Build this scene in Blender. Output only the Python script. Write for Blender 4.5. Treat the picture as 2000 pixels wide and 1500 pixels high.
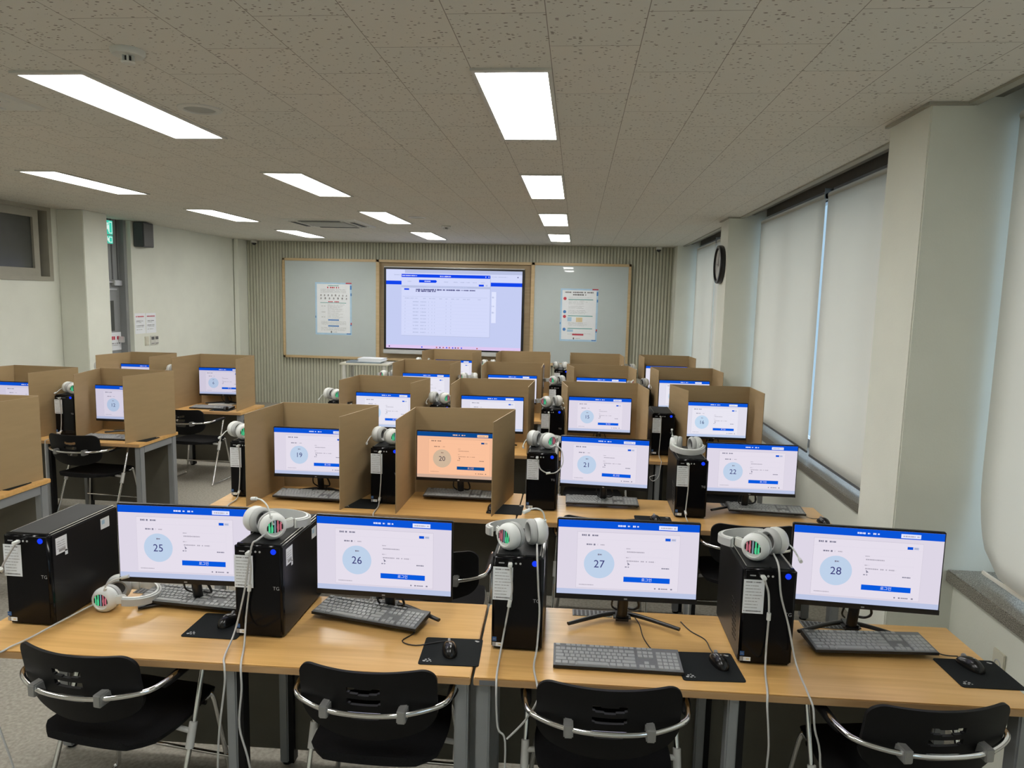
import bpy, bmesh, math, random
from mathutils import Vector, Matrix
random.seed(7)
PI = math.pi
for o in list(bpy.data.objects):
    bpy.data.objects.remove(o)
scene = bpy.context.scene
COL = scene.collection

# ------------------------------------------------------------ camera
cam_data = bpy.data.cameras.new('camera')
cam = bpy.data.objects.new('camera', cam_data)
COL.objects.link(cam)
R_ = Vector((0.9955022848, 0.0918414712, 0.0232453239))
U_ = Vector((-0.0340904146, 0.1183421411, 0.9923875157))
F_ = Vector((-0.0883914280, 0.9887164820, -0.1209407856))
cam.matrix_world = Matrix(((R_.x, U_.x, -F_.x, 0.0), (R_.y, U_.y, -F_.y, 0.0), (R_.z, U_.z, -F_.z, 2.0), (0, 0, 0, 1)))
cam_data.sensor_fit = 'HORIZONTAL'
cam_data.sensor_width = 36.0
cam_data.lens = 36.0 * 1379.945 / 2000.0
cam_data.clip_start = 0.05
scene.camera = cam

# ------------------------------------------------------------ world, exposure, lamp strength
scene.view_settings.view_transform = 'Standard'
scene.view_settings.look = 'None'
scene.view_settings.exposure = 0.0
scene.view_settings.gamma = 1.0
scene.view_settings.use_curve_mapping = False
world = bpy.data.worlds.new('daylight')
scene.world = world
world.use_nodes = True
wn = world.node_tree
wbg = wn.nodes['Background']
wtc = wn.nodes.new('ShaderNodeTexCoord')
wsp = wn.nodes.new('ShaderNodeSeparateXYZ')
wrp = wn.nodes.new('ShaderNodeValToRGB')      # hazy blue near the horizon, bright overcast above
wrp.color_ramp.elements[0].position = 0.20
wrp.color_ramp.elements[0].color = (0.165, 0.235, 0.305, 1)
wrp.color_ramp.elements[1].position = 0.45
wrp.color_ramp.elements[1].color = (0.82, 0.95, 1.10, 1)
wn.links.new(wtc.outputs['Generated'], wsp.inputs[0])
wn.links.new(wsp.outputs['Z'], wrp.inputs[0])
wn.links.new(wrp.outputs[0], wbg.inputs[0])
wbg.inputs[1].default_value = 2.9
LAMP = 20.5          # emission of the ceiling panels

# ------------------------------------------------------------ materials
def lin(c):
    return tuple(((v / 255.0) / 12.92 if v / 255.0 <= 0.04045 else ((v / 255.0 + 0.055) / 1.055) ** 2.4) for v in c)

def nodes(name):
    m = bpy.data.materials.new(name)
    m.use_nodes = True
    nt = m.node_tree
    return m, nt, nt.nodes['Principled BSDF']

def mat(name, c, rough=0.5, metal=0.0, spec=0.5, var=0.06, scale=8.0, bump=0.0, bscale=200.0, stretch=(1, 1, 1), coat=0.0):
    """plain surface: colour broken up by a little noise, optional fine bump"""
    m, nt, b = nodes(name)
    L = nt.links.new
    tc = nt.nodes.new('ShaderNodeTexCoord')
    mp = nt.nodes.new('ShaderNodeMapping')
    mp.inputs['Scale'].default_value = stretch
    L(tc.outputs['Object'], mp.inputs['Vector'])
    n = nt.nodes.new('ShaderNodeTexNoise')
    n.inputs['Scale'].default_value = scale
    n.inputs['Detail'].default_value = 4
    L(mp.outputs[0], n.inputs['Vector'])
    r = nt.nodes.new('ShaderNodeValToRGB')
    a = [max(0, x * (1 - var)) for x in c]
    d = [min(1, x * (1 + var)) for x in c]
    r.color_ramp.elements[0].position = 0.3
    r.color_ramp.elements[1].position = 0.7
    r.color_ramp.elements[0].color = (*a, 1)
    r.color_ramp.elements[1].color = (*d, 1)
    L(n.outputs['Fac'], r.inputs[0])
    L(r.outputs[0], b.inputs['Base Color'])
    b.inputs['Roughness'].default_value = rough
    b.inputs['Metallic'].default_value = metal
    b.inputs['Specular IOR Level'].default_value = spec
    b.inputs['Coat Weight'].default_value = coat
    if bump > 0:
        n2 = nt.nodes.new('ShaderNodeTexNoise')
        n2.inputs['Scale'].default_value = bscale
        n2.inputs['Detail'].default_value = 3
        L(tc.outputs['Object'], n2.inputs['Vector'])
        bp = nt.nodes.new('ShaderNodeBump')
        bp.inputs['Strength'].default_value = bump
        bp.inputs['Distance'].default_value = 0.004
        L(n2.outputs['Fac'], bp.inputs['Height'])
        L(bp.outputs[0], b.inputs['Normal'])
    return m

def emit(name, c, k=1.0):
    m = bpy.data.materials.new(name)
    m.use_nodes = True
    nt = m.node_tree
    nt.nodes.clear()
    o = nt.nodes.new('ShaderNodeOutputMaterial')
    e = nt.nodes.new('ShaderNodeEmission')
    e.inputs[0].default_value = (*c, 1)
    e.inputs[1].default_value = k
    nt.links.new(e.outputs[0], o.inputs[0])
    return m

def ceiling_mat():
    m, nt, b = nodes('mineral_fibre_tiles')
    L = nt.links.new
    N = nt.nodes.new
    tc = N('ShaderNodeTexCoord')
    sx = N('ShaderNodeSeparateXYZ')
    L(tc.outputs['Object'], sx.inputs[0])
    ax = N('ShaderNodeMath'); ax.operation = 'ADD'; ax.inputs[1].default_value = 0.457 + 0.325 * 40
    ay = N('ShaderNodeMath'); ay.operation = 'ADD'; ay.inputs[1].default_value = -2.683 + 0.6 * 20
    L(sx.outputs['X'], ax.inputs[0]); L(sx.outputs['Y'], ay.inputs[0])
    cx = N('ShaderNodeCombineXYZ')
    L(ay.outputs[0], cx.inputs['X']); L(ax.outputs[0], cx.inputs['Y'])
    br = N('ShaderNodeTexBrick')
    br.offset = 0.5; br.offset_frequency = 2
    br.inputs['Scale'].default_value = 1.0
    br.inputs['Brick Width'].default_value = 0.6
    br.inputs['Row Height'].default_value = 0.325
    br.inputs['Mortar Size'].default_value = 0.0017
    br.inputs['Mortar Smooth'].default_value = 0.3
    br.inputs['Bias'].default_value = 0.0
    br.inputs['Color1'].default_value = (0.70, 0.685, 0.62, 1)
    br.inputs['Color2'].default_value = (0.72, 0.69, 0.62, 1)
    br.inputs['Mortar'].default_value = (0.30, 0.27, 0.23, 1)
    L(cx.outputs[0], br.inputs['Vector'])
    # short dark fissures and pin holes
    mp = N('ShaderNodeMapping'); mp.inputs['Scale'].default_value = (52, 95, 52)
    L(tc.outputs['Object'], mp.inputs['Vector'])
    vo = N('ShaderNodeTexVoronoi'); vo.inputs['Scale'].default_value = 1.0
    L(mp.outputs[0], vo.inputs['Vector'])
    sep = N('ShaderNodeSeparateColor')
    L(vo.outputs['Color'], sep.inputs[0])
    t1 = N('ShaderNodeMath'); t1.operation = 'MULTIPLY'; t1.inputs[1].default_value = 0.40
    L(sep.outputs[0], t1.inputs[0])
    lt = N('ShaderNodeMath'); lt.operation = 'LESS_THAN'
    L(vo.outputs['Distance'], lt.inputs[0]); L(t1.outputs[0], lt.inputs[1])
    gate = N('ShaderNodeMath'); gate.operation = 'GREATER_THAN'; gate.inputs[1].default_value = 0.52
    L(sep.outputs[1], gate.inputs[0])
    mul = N('ShaderNodeMath'); mul.operation = 'MULTIPLY'
    L(lt.outputs[0], mul.inputs[0]); L(gate.outputs[0], mul.inputs[1])
    mx = N('ShaderNodeMix'); mx.data_type = 'RGBA'
    L(mul.outputs[0], mx.inputs['Factor'])
    L(br.outputs['Color'], mx.inputs['A'])
    mx.inputs['B'].default_value = (0.27, 0.24, 0.20, 1)
    L(mx.outputs['Result'], b.inputs['Base Color'])
    b.inputs['Roughness'].default_value = 0.95
    b.inputs['Specular IOR Level'].default_value = 0.1
    return m

def wood_mat(name, c1, c2, rough=0.28, axis=(1.2, 22, 22)):
    m, nt, b = nodes(name)
    L = nt.links.new
    N = nt.nodes.new
    tc = N('ShaderNodeTexCoord')
    mp = N('ShaderNodeMapping'); mp.inputs['Scale'].default_value = axis
    L(tc.outputs['Object'], mp.inputs['Vector'])
    n = N('ShaderNodeTexNoise'); n.inputs['Scale'].default_value = 1.6; n.inputs['Detail'].default_value = 7; n.inputs['Distortion'].default_value = 0.8
    L(mp.outputs[0], n.inputs['Vector'])
    r = N('ShaderNodeValToRGB')
    r.color_ramp.elements[0].position = 0.32; r.color_ramp.elements[0].color = (*c1, 1)
    r.color_ramp.elements[1].position = 0.68; r.color_ramp.elements[1].color = (*c2, 1)
    L(n.outputs['Fac'], r.inputs[0])
    L(r.outputs[0], b.inputs['Base Color'])
    b.inputs['Roughness'].default_value = rough
    b.inputs['Specular IOR Level'].default_value = 0.5
    return m

def granite_mat():
    m, nt, b = nodes('speckled_granite')
    L = nt.links.new
    N = nt.nodes.new
    tc = N('ShaderNodeTexCoord')
    n = N('ShaderNodeTexNoise'); n.inputs['Scale'].default_value = 230; n.inputs['Detail'].default_value = 6
    L(tc.outputs['Object'], n.inputs['Vector'])
    r = N('ShaderNodeValToRGB')
    r.color_ramp.elements[0].position = 0.38; r.color_ramp.elements[0].color = (0.06, 0.052, 0.04, 1)
    r.color_ramp.elements[1].position = 0.62; r.color_ramp.elements[1].color = (0.36, 0.34, 0.29, 1)
    L(n.outputs['Fac'], r.inputs[0]); L(r.outputs[0], b.inputs['Base Color'])
    b.inputs['Roughness'].default_value = 0.35
    return m

def glass_mat():
    m, nt, b = nodes('window_glass')
    b.inputs['Base Color'].default_value = (0.9, 0.95, 0.95, 1)
    b.inputs['Roughness'].default_value = 0.03
    b.inputs['Transmission Weight'].default_value = 1.0
    b.inputs['IOR'].default_value = 1.05
    return m

M = {}
M['wall'] = mat('painted_plaster', (0.755, 0.77, 0.685), 0.75, var=0.03, scale=3, bump=0.12, bscale=120, spec=0.25)
M['ceiling'] = ceiling_mat()
M['carpet'] = mat('loop_carpet', (0.325, 0.305, 0.262), 0.95, var=0.2, scale=60, bump=0.6, bscale=500, spec=0.05)
M['slat'] = mat('ribbed_panel', (0.52, 0.52, 0.42), 0.6, var=0.03)
M['slatgap'] = mat('ribbed_panel_groove', (0.40, 0.40, 0.32), 0.7, var=0.03)
def blind_mat():
    m = mat('blind_fabric', (0.74, 0.74, 0.71), 0.85, var=0.025, scale=2.5, bump=0.1, bscale=700, spec=0.2)
    nt = m.node_tree
    b = nt.nodes['Principled BSDF']
    out = [n for n in nt.nodes if n.type == 'OUTPUT_MATERIAL'][0]
    tr = nt.nodes.new('ShaderNodeBsdfTranslucent')
    tr.inputs[0].default_value = (1.0, 0.91, 0.80, 1)
    mx = nt.nodes.new('ShaderNodeMixShader')
    mx.inputs[0].default_value = 0.6
    nt.links.new(b.outputs[0], mx.inputs[1]); nt.links.new(tr.outputs[0], mx.inputs[2])
    nt.links.new(mx.outputs[0], out.inputs[0])
    return m
M['blind'] = blind_mat()
M['granite'] = granite_mat()
M['hem'] = mat('dark_hem_bar', (0.12, 0.125, 0.135), 0.5)
M['glass'] = glass_mat()
M['alu'] = mat('aluminium', (0.62, 0.64, 0.66), 0.35, metal=0.9, var=0.03)
M['darkbox'] = mat('blind_box_paint', (0.15, 0.14, 0.115), 0.7, var=0.05)
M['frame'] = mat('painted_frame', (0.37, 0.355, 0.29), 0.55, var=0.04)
M['darkglass'] = mat('dim_corridor_pane', (0.09, 0.095, 0.085), 0.18, var=0.25, scale=1.2)
M['doorgrey'] = mat('grey_door_paint', (0.27, 0.28, 0.28), 0.45, var=0.03)
M['doordark'] = mat('grey_door_groove', (0.12, 0.12, 0.12), 0.5)
M['steel'] = mat('satin_steel', (0.68, 0.68, 0.66), 0.3, metal=0.85, var=0.03)
M['chrome'] = mat('chrome_tube', (0.78, 0.78, 0.78), 0.12, metal=1.0, var=0.02)
M['clamp'] = mat('grey_cast_clamp', (0.33, 0.33, 0.32), 0.4, metal=0.5, var=0.05)
M['bracket'] = mat('pale_grey_bracket', (0.58, 0.58, 0.56), 0.45, var=0.04)
M['chairblack'] = mat('black_chair_plastic', (0.006, 0.006, 0.0065), 0.5, var=0.15, scale=30, bump=0.15, bscale=900, spec=0.2)
M['seatblack'] = mat('black_seat_fabric', (0.010, 0.010, 0.011), 0.8, var=0.3, scale=300, bump=0.3, bscale=800, spec=0.15)
M['wood'] = wood_mat('beech_laminate', (0.63, 0.36, 0.118), (0.74, 0.455, 0.168))
M['woodedge'] = wood_mat('beech_edge_band', (0.42, 0.25, 0.11), (0.50, 0.31, 0.15), 0.4)
M['boardwood'] = wood_mat('pale_wood_frame', (0.52, 0.38, 0.20), (0.60, 0.45, 0.26), 0.45)
M['recess'] = wood_mat('brown_wood_panel', (0.36, 0.27, 0.155), (0.42, 0.32, 0.19), 0.5)
M['legsilver'] = mat('grey_desk_leg', (0.30, 0.315, 0.325), 0.4, metal=0.3, var=0.03)
M['modesty'] = mat('dark_modesty_panel', (0.115, 0.108, 0.085), 0.6, var=0.05)
M['pcblack'] = mat('black_case_steel', (0.008, 0.008, 0.009), 0.38, var=0.1, spec=0.4)
M['pcgloss'] = mat('glossy_black_front', (0.004, 0.004, 0.005), 0.14, var=0.1, spec=0.22)
M['pctop'] = mat('dark_grey_case_top', (0.016, 0.0165, 0.017), 0.55, var=0.08, spec=0.3)
M['trim'] = mat('bright_case_trim', (0.55, 0.54, 0.50), 0.3, metal=0.7)
M['paper'] = mat('white_paper', (0.82, 0.85, 0.88), 0.7, var=0.02)
M['ink'] = mat('printed_ink', (0.16, 0.16, 0.17), 0.7)
M['inkgrey'] = mat('pale_printed_ink', (0.48, 0.49, 0.50), 0.7)
M['inkred'] = mat('red_print', (0.55, 0.05, 0.08), 0.6)
M['inkblue'] = mat('blue_print', (0.06, 0.22, 0.55), 0.6)
M['inkteal'] = mat('teal_print', (0.08, 0.36, 0.34), 0.6)
M['inksky'] = mat('pale_blue_print', (0.42, 0.62, 0.78), 0.6)
M['inksand'] = mat('sand_print', (0.72, 0.60, 0.36), 0.6)
M['chipblue'] = mat('blue_sticker', (0.03, 0.12, 0.34), 0.4)
M['logo'] = mat('grey_logo_print', (0.35, 0.35, 0.36), 0.4)
M['monblack'] = mat('monitor_black', (0.008, 0.008, 0.009), 0.35, var=0.1)
M['key'] = mat('grey_keycap', (0.34, 0.35, 0.35), 0.5, var=0.05)
M['keybody'] = mat('dark_keyboard_body', (0.15, 0.155, 0.16), 0.5)
M['keyside'] = mat('black_keyboard_base', (0.01, 0.01, 0.01), 0.5)
M['mouse'] = mat('black_mouse_shell', (0.008, 0.008, 0.008), 0.22, spec=0.5)
M['pad'] = mat('black_mouse_mat_cloth', (0.011, 0.013, 0.014), 0.85, var=0.2, scale=400, spec=0.2)
M['white'] = mat('white_headset_plastic', (0.72, 0.74, 0.72), 0.38, var=0.02)
M['cushion'] = mat('pale_grey_cushion', (0.46, 0.47, 0.46), 0.6, var=0.04)
M['cushioninner'] = mat('dark_cushion_mesh', (0.10, 0.10, 0.10), 0.8)
M['cable'] = mat('pale_grey_cable', (0.52, 0.52, 0.51), 0.45, var=0.03)
M['blackcable'] = mat('black_cable', (0.012, 0.011, 0.011), 0.5)
M['card'] = mat('brown_cardboard', (0.37, 0.265, 0.142), 0.8, var=0.035, scale=5, stretch=(1, 1, 6), bump=0.08, bscale=120, spec=0.15)
M['cardedge'] = mat('cardboard_cut_edge', (0.55, 0.43, 0.29), 0.85, var=0.1, scale=100)
M['board'] = mat('glass_marker_board', (0.50, 0.555, 0.55), 0.015, var=0.01, spec=0.5)
M['tvbezel'] = mat('display_bezel', (0.012, 0.012, 0.013), 0.3)
M['tvtray'] = mat('silver_display_tray', (0.60, 0.61, 0.60), 0.4, metal=0.3)
M['ivory'] = mat('ivory_plastic', (0.66, 0.64, 0.52), 0.45, var=0.03)
M['offwhite'] = mat('white_ceiling_plastic', (0.66, 0.66, 0.61), 0.5, var=0.03)
M['acgrey'] = mat('grey_air_grille', (0.40, 0.41, 0.38), 0.6, var=0.05)
M['darkgap'] = mat('dark_vent_gap', (0.04, 0.042, 0.042), 0.7)
M['speaker'] = mat('dark_grey_speaker', (0.075, 0.075, 0.078), 0.6, var=0.1)
M['tableivory'] = mat('cream_table_laminate', (0.68, 0.66, 0.56), 0.4, var=0.03)
M['clockface'] = mat('clock_face', (0.62, 0.62, 0.60), 0.2)
M['book'] = mat('grey_blue_book', (0.20, 0.25, 0.29), 0.5, var=0.2)
M['lamp'] = emit('lit_panel', (1.0, 0.985, 0.95), LAMP)
M['lampframe'] = mat('lamp_frame', (0.62, 0.61, 0.55), 0.5)
M['led_blue'] = emit('blue_power_light', (0.01, 0.05, 0.95), 1.0)
M['led_green'] = emit('green_led', (0.10, 0.80, 0.36), 0.75)
M['led_red'] = emit('red_led', (0.60, 0.16, 0.21), 0.8)
M['led_dim'] = emit('blue_grey_led', (0.25, 0.36, 0.42), 0.8)
M['exit_green'] = emit('green_exit_lamp', (0.05, 0.60, 0.42), 1.0)
M['exit_white'] = emit('white_exit_lamp', (0.75, 1.0, 0.92), 0.9)

# ------------------------------------------------------------ tags and mesh builder
def tag(o, label, cat, group=None):
    o['label'] = label
    o['category'] = cat
    if group:
        o['group'] = group
    return o

def thing(name, label, cat, loc=(0, 0, 0), rz=0.0, group=None):
    o = bpy.data.objects.new(name, None)
    o.empty_display_size = 0.1
    COL.objects.link(o)
    o.location = loc
    o.rotation_euler = (0, 0, rz)
    return tag(o, label, cat, group)

def dup(root, loc, rz, label, group=None):
    r = root.copy()
    COL.objects.link(r)
    r.location = loc
    r.rotation_euler = (0, 0, rz)
    r['label'] = label
    if group:
        r['group'] = group
    for ch in list(root.children):
        c = ch.copy(); COL.objects.link(c); c.parent = r
        for g in list(ch.children):
            d = g.copy(); COL.objects.link(d); d.parent = c
    return r

def smooth_path(pts, n=6):
    P = [Vector(p) for p in pts]
    if len(P) < 3:
        return P
    out = []
    for i in range(len(P) - 1):
        p0 = P[max(i - 1, 0)]; p1 = P[i]; p2 = P[i + 1]; p3 = P[min(i + 2, len(P) - 1)]
        for k in range(n):
            t = k / n
            out.append(0.5 * ((2 * p1) + (p2 - p0) * t + (2 * p0 - 5 * p1 + 4 * p2 - p3) * t * t + (3 * p1 - p0 - 3 * p2 + p3) * t ** 3))
    out.append(P[-1])
    return out

class MB:
    def __init__(self):
        self.bm = bmesh.new()
    def _mi(self, faces, m):
        for f in faces:
            f.material_index = m
    def box(self, x0, x1, y0, y1, z0, z1, m=0, bev=0.0, seg=2, mtx=None):
        bm = self.bm
        r = bmesh.ops.create_cube(bm, size=1.0)
        vs = r['verts']
        for v in vs:
            v.co = Vector(((x0 + x1) / 2 + v.co.x * (x1 - x0), (y0 + y1) / 2 + v.co.y * (y1 - y0), (z0 + z1) / 2 + v.co.z * (z1 - z0)))
        fs = list({f for v in vs for f in v.link_faces})
        self._mi(fs, m)
        if bev > 0:
            es = list({e for v in vs for e in v.link_edges})
            rb = bmesh.ops.bevel(bm, geom=es, offset=bev, segments=seg, affect='EDGES', clamp_overlap=True, material=m)
            vs = list({v for f in rb['faces'] for v in f.verts} | {v for v in vs if v.is_valid})
        if mtx is not None:
            for v in vs:
                v.co = mtx @ v.co
        return self
    def poly(self, pts, m=0):
        f = self.bm.faces.new([self.bm.verts.new(p) for p in pts])
        f.material_index = m
        return self
    def prism(self, out, a, b, m=0, mtop=None, f=None):
        """outline (u,v) extruded from a to b; f maps (u,v,w) to a point"""
        f = f or (lambda u, v, w: (u, v, w))
        bm = self.bm
        lo = [bm.verts.new(f(u, v, a)) for u, v in out]
        hi = [bm.verts.new(f(u, v, b)) for u, v in out]
        n = len(out)
        F = [bm.faces.new(lo[::-1]), bm.faces.new(hi)]
        F[0].material_index = m
        F[1].material_index = m if mtop is None else mtop
        for i in range(n):
            q = bm.faces.new((lo[i], lo[(i + 1) % n], hi[(i + 1) % n], hi[i]))
            q.material_index = m
        return self
    def tube(self, pts, r, seg=8, m=0, n=6, sm=True, flat=1.0):
        P = smooth_path(pts, n) if sm else [Vector(p) for p in pts]
        bm = self.bm
        rings = []
        up = Vector((0, 0, 1))
        for i, p in enumerate(P):
            d = (P[min(i + 1, len(P) - 1)] - P[max(i - 1, 0)])
            if d.length < 1e-9:
                d = Vector((0, 0, 1))
            d.normalize()
            a = up.cross(d)
            if a.length < 0.2:
                a = Vector((1, 0, 0)).cross(d) if i == 0 or not rings else last
            a = (a - d * a.dot(d)).normalized()
            if rings and a.dot(last) < 0:
                a = -a
            last = a
            b = d.cross(a)
            rad = r(i / (len(P) - 1)) if callable(r) else r
            rings.append([bm.verts.new(p + a * (math.cos(2 * PI * k / seg) * rad) + b * (math.sin(2 * PI * k / seg) * rad * flat)) for k in range(seg)])
        for A, B in zip(rings[:-1], rings[1:]):
            for k in range(seg):
                f = bm.faces.new((A[k], A[(k + 1) % seg], B[(k + 1) % seg], B[k]))
                f.material_index = m; f.smooth = True
        for R in (rings[0][::-1], rings[-1]):
            f = bm.faces.new(R); f.material_index = m
        return self
    def lathe(self, prof, seg=24, m=0, mtx=None, ms=None):
        """profile (r,h) turned about z, moved by mtx; ms = material per band"""
        bm = self.bm
        mtx = mtx or Matrix()
        rings = []
        for r, h in prof:
            if r < 1e-6:
                rings.append([bm.verts.new(mtx @ Vector((0, 0, h)))])
            else:
                rings.append([bm.verts.new(mtx @ Vector((r * math.cos(2 * PI * k / seg), r * math.sin(2 * PI * k / seg), h))) for k in range(seg)])
        for i, (A, B) in enumerate(zip(rings[:-1], rings[1:])):
            for k in range(seg):
                if len(A) == 1 and len(B) == 1:
                    continue
                if len(A) == 1:
                    q = (A[0], B[(k + 1) % seg], B[k])
                elif len(B) == 1:
                    q = (A[k], A[(k + 1) % seg], B[0])
                else:
                    q = (A[k], A[(k + 1) % seg], B[(k + 1) % seg], B[k])
                f = bm.faces.new(q); f.smooth = True
                f.material_index = ms[i] if ms else m
        return self
    def build(self, name, mats, parent=None, smooth=None, normals=True):
        if normals:
            bmesh.ops.recalc_face_normals(self.bm, faces=self.bm.faces[:])
        me = bpy.data.meshes.new(name)
        self.bm.to_mesh(me)
        self.bm.free()
        if not isinstance(mats, (list, tuple)):
            mats = [mats]
        for k in mats:
            me.materials.append(M[k] if isinstance(k, str) else k)
        if smooth is not None:
            for p in me.polygons:
                p.use_smooth = True
            me.set_sharp_from_angle(angle=math.radians(smooth))
        o = bpy.data.objects.new(name, me)
        COL.objects.link(o)
        if parent is not None:
            o.parent = parent
        return o

def struct(name, mb, mats, parent=None, smooth=None):
    o = mb.build(name, mats, parent, smooth)
    if parent is None:
        o['kind'] = 'structure'
    return o

def rot(ax, deg):
    return Matrix.Rotation(math.radians(deg), 4, ax)

_text = {}
def text_mesh(s, size):
    """flat letter outlines as (verts, faces), centred on the origin"""
    if s not in _text:
        cu = bpy.data.curves.new('letters', 'FONT')
        cu.body = s; cu.size = 1.0; cu.align_x = 'CENTER'; cu.align_y = 'CENTER'
        cu.resolution_u = 3
        ob = bpy.data.objects.new('letters', cu)
        COL.objects.link(ob)
        bpy.context.view_layer.update()
        me = bpy.data.meshes.new_from_object(ob)
        _text[s] = ([tuple(v.co) for v in me.vertices], [tuple(p.vertices) for p in me.polygons])
        bpy.data.objects.remove(ob); bpy.data.curves.remove(cu); bpy.data.meshes.remove(me)
    v, f = _text[s]
    return [(x * size, y * size) for x, y, z in v], f

class Flat:
    """flat artwork on a plane: rectangles, discs, letters, stacked a hair apart"""
    def __init__(self, f):
        self.f = f; self.v = []; self.p = []; self.m = []
    def add(self, pts, faces, m, lay):
        b = len(self.v)
        self.v += [self.f(x, y, lay) for x, y in pts]
        self.p += [tuple(b + i for i in q) for q in faces]
        self.m += [m] * len(faces)
    def rect(self, x0, x1, y0, y1, m, lay):
        self.add([(x0, y0), (x1, y0), (x1, y1), (x0, y1)], [(0, 1, 2, 3)], m, lay)
    def disc(self, x, y, r, m, lay, n=40, ry=None):
        ry = ry or r
        self.add([(x + r * math.cos(2 * PI * k / n), y + ry * math.sin(2 * PI * k / n)) for k in range(n)], [tuple(range(n))], m, lay)
    def text(self, s, x, y, size, m, lay, sx=1.0):
        v, f = text_mesh(s, size)
        self.add([(x + a * sx, y + b) for a, b in v], f, m, lay)
    def dashes(self, x0, x1, y, h, m, lay, rnd, w=None):
        """an unreadable line of print: small blocks with gaps"""
        w = w or h * 0.9
        x = x0
        while x < x1:
            ww = min(w * rnd.uniform(0.55, 1.15), x1 - x)
            hh = h * rnd.uniform(0.7, 1.0)
            self.rect(x, x + ww * 0.82, y - hh / 2, y + hh / 2, m, lay)
            x += ww * (1.0 if rnd.random() > 0.17 else 1.8)
    def build(self, name, mats, parent=None):
        me = bpy.data.meshes.new(name)
        me.from_pydata(self.v, [], self.p)
        for k in mats:
            me.materials.append(M[k] if isinstance(k, str) else k)
        for p, i in zip(me.polygons, self.m):
            p.material_index = i
        o = bpy.data.objects.new(name, me)
        COL.objects.link(o)
        if parent is not None:
            o.parent = parent
        return o

# ============================================================ ROOM
H = 2.907
XL, XR = -6.12, 1.84
YF, YB = -1.6, 12.33
struct('floor', MB().box(XL - 0.2, 2.3, YF - 0.1, YB + 0.2, -0.06, 0.0), 'carpet')
struct('ceiling', MB().box(XL - 0.2, 1.71, YF - 0.1, YB + 0.2, H, H + 0.06), 'ceiling')
struct('wall_rear', MB().box(XL - 0.2, 2.3, YF - 0.2, YF, 0, 3.2), 'wall')
# left wall: lower band, band above the high window, plain end by the board, thin return by the door
w = MB()
w.box(XL - 0.2, XL, YF, 4.3, 0, H)
w.box(XL - 0.2, XL, 4.3, 7.83, 0, 2.07)
w.box(XL - 0.2, XL, 7.83, 8.4, 0, H)
w.box(XL - 0.2, XL + 0.12, 9.13, YB, 0, H)
struct('wall_left', w, 'wall')
struct('pillar', MB().box(XL, -5.79, 7.93, 8.36, 0, H, bev=0.006), 'wall')
# end wall and its ribs
w = MB()
w.box(XL - 0.2, 2.3, YB, YB + 0.2, 0, H, 0)
struct('wall_front', w, 'wall')
w = MB()
w.box(-5.9, 1.58, YB - 0.012, YB, 0.0, H - 0.004, 1)
x = -5.895
while x < 1.56:
    w.box(x, x + 0.030, YB - 0.03, YB - 0.012, 0.0, H - 0.004, 0)
    x += 0.055
struct('trim_1', w, ['slat', 'slatgap'])
struct('trim_2', MB().box(-5.985, -5.905, YB - 0.36, YB, 0, H, bev=0.004), 'wall')
# right wall: under the windows, pillars, sill, box above the blinds
w = MB()
w.box(XR, XR + 0.3, YF, YB, 0, 0.70)
w.box(2.08, 2.3, YF, YB, 2.93, 3.2, 0)
struct('wall_right', w, 'wall')
struct('pillar.001', MB().box(1.54, 2.25, 3.43, 3.85, 0, 3.18, bev=0.006), 'wall')
for k, (px_, y0, y1) in enumerate(((1.54, 3.43, 3.85), (1.58, 7.86, 8.28))):  # thin dark strip drawn for the shadow line at the pillar tops
    shadow_strip = MB()
    shadow_strip.box(px_ - 0.018, px_, y0 - 0.018, y1 + 0.018, H - 0.014, H - 0.001)
    shadow_strip.box(px_, 1.72, y0 - 0.018, y0, H - 0.014, H - 0.001)
    struct('trim_%d' % (8 + k), shadow_strip, 'frame')
struct('pillar.002', MB().box(1.58, 2.25, 7.86, 8.28, 0, 3.18, bev=0.006), 'wall')
struct('pillar.003', MB().box(1.60, 2.25, 11.93, YB, 0, 3.18, bev=0.006), 'wall')
for i, (a, b) in enumerate(((YF, 3.43), (3.85, 7.86), (8.28, 11.93))):
    struct('windowsill' + ('' if i == 0 else '.%03d' % i), MB().box(1.80, 2.10, a, b, 0.70, 0.76, bev=0.006), 'granite')
    s = MB()
    s.box(1.71, 1.73, a, b, H - 0.004, 3.18, 0)
    s.box(1.71, 2.30, a, b, 3.18, 3.22, 0)
    s.box(1.690, 1.735, a, b, H - 0.012, H + 0.002, 1)
    s.box(1.80, 1.84, a, b, 2.93, 2.975, 0)
    s.box(1.965, 1.985, a, b, 2.875, 3.18, 0)  # board added behind the head rail to keep sky light out of the box
    s.box(1.73, 1.735, a, b, 2.98, 3.18, 0)
    struct('trim_%d' % (3 + i), s, ['darkbox', 'frame'])
    # window behind the blinds
    f = MB()
    f.box(2.08, 2.14, a, b, 0.76, 0.82); f.box(2.08, 2.14, a, b, 2.87, 2.93)
    n = 4
    for k in range(n + 1):
        y = a + (b - a) * k / n
        y0 = min(max(y - 0.025, a), b - 0.05)
        f.box(2.08, 2.14, y0, y0 + 0.05, 0.82, 2.87)
    wo = struct('window_%d' % (i + 1), f, 'alu')
    g = MB().box(2.108, 2.113, a + 0.05, b - 0.05, 0.82, 2.87)
    g.build('window_pane', 'glass', wo)
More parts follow.
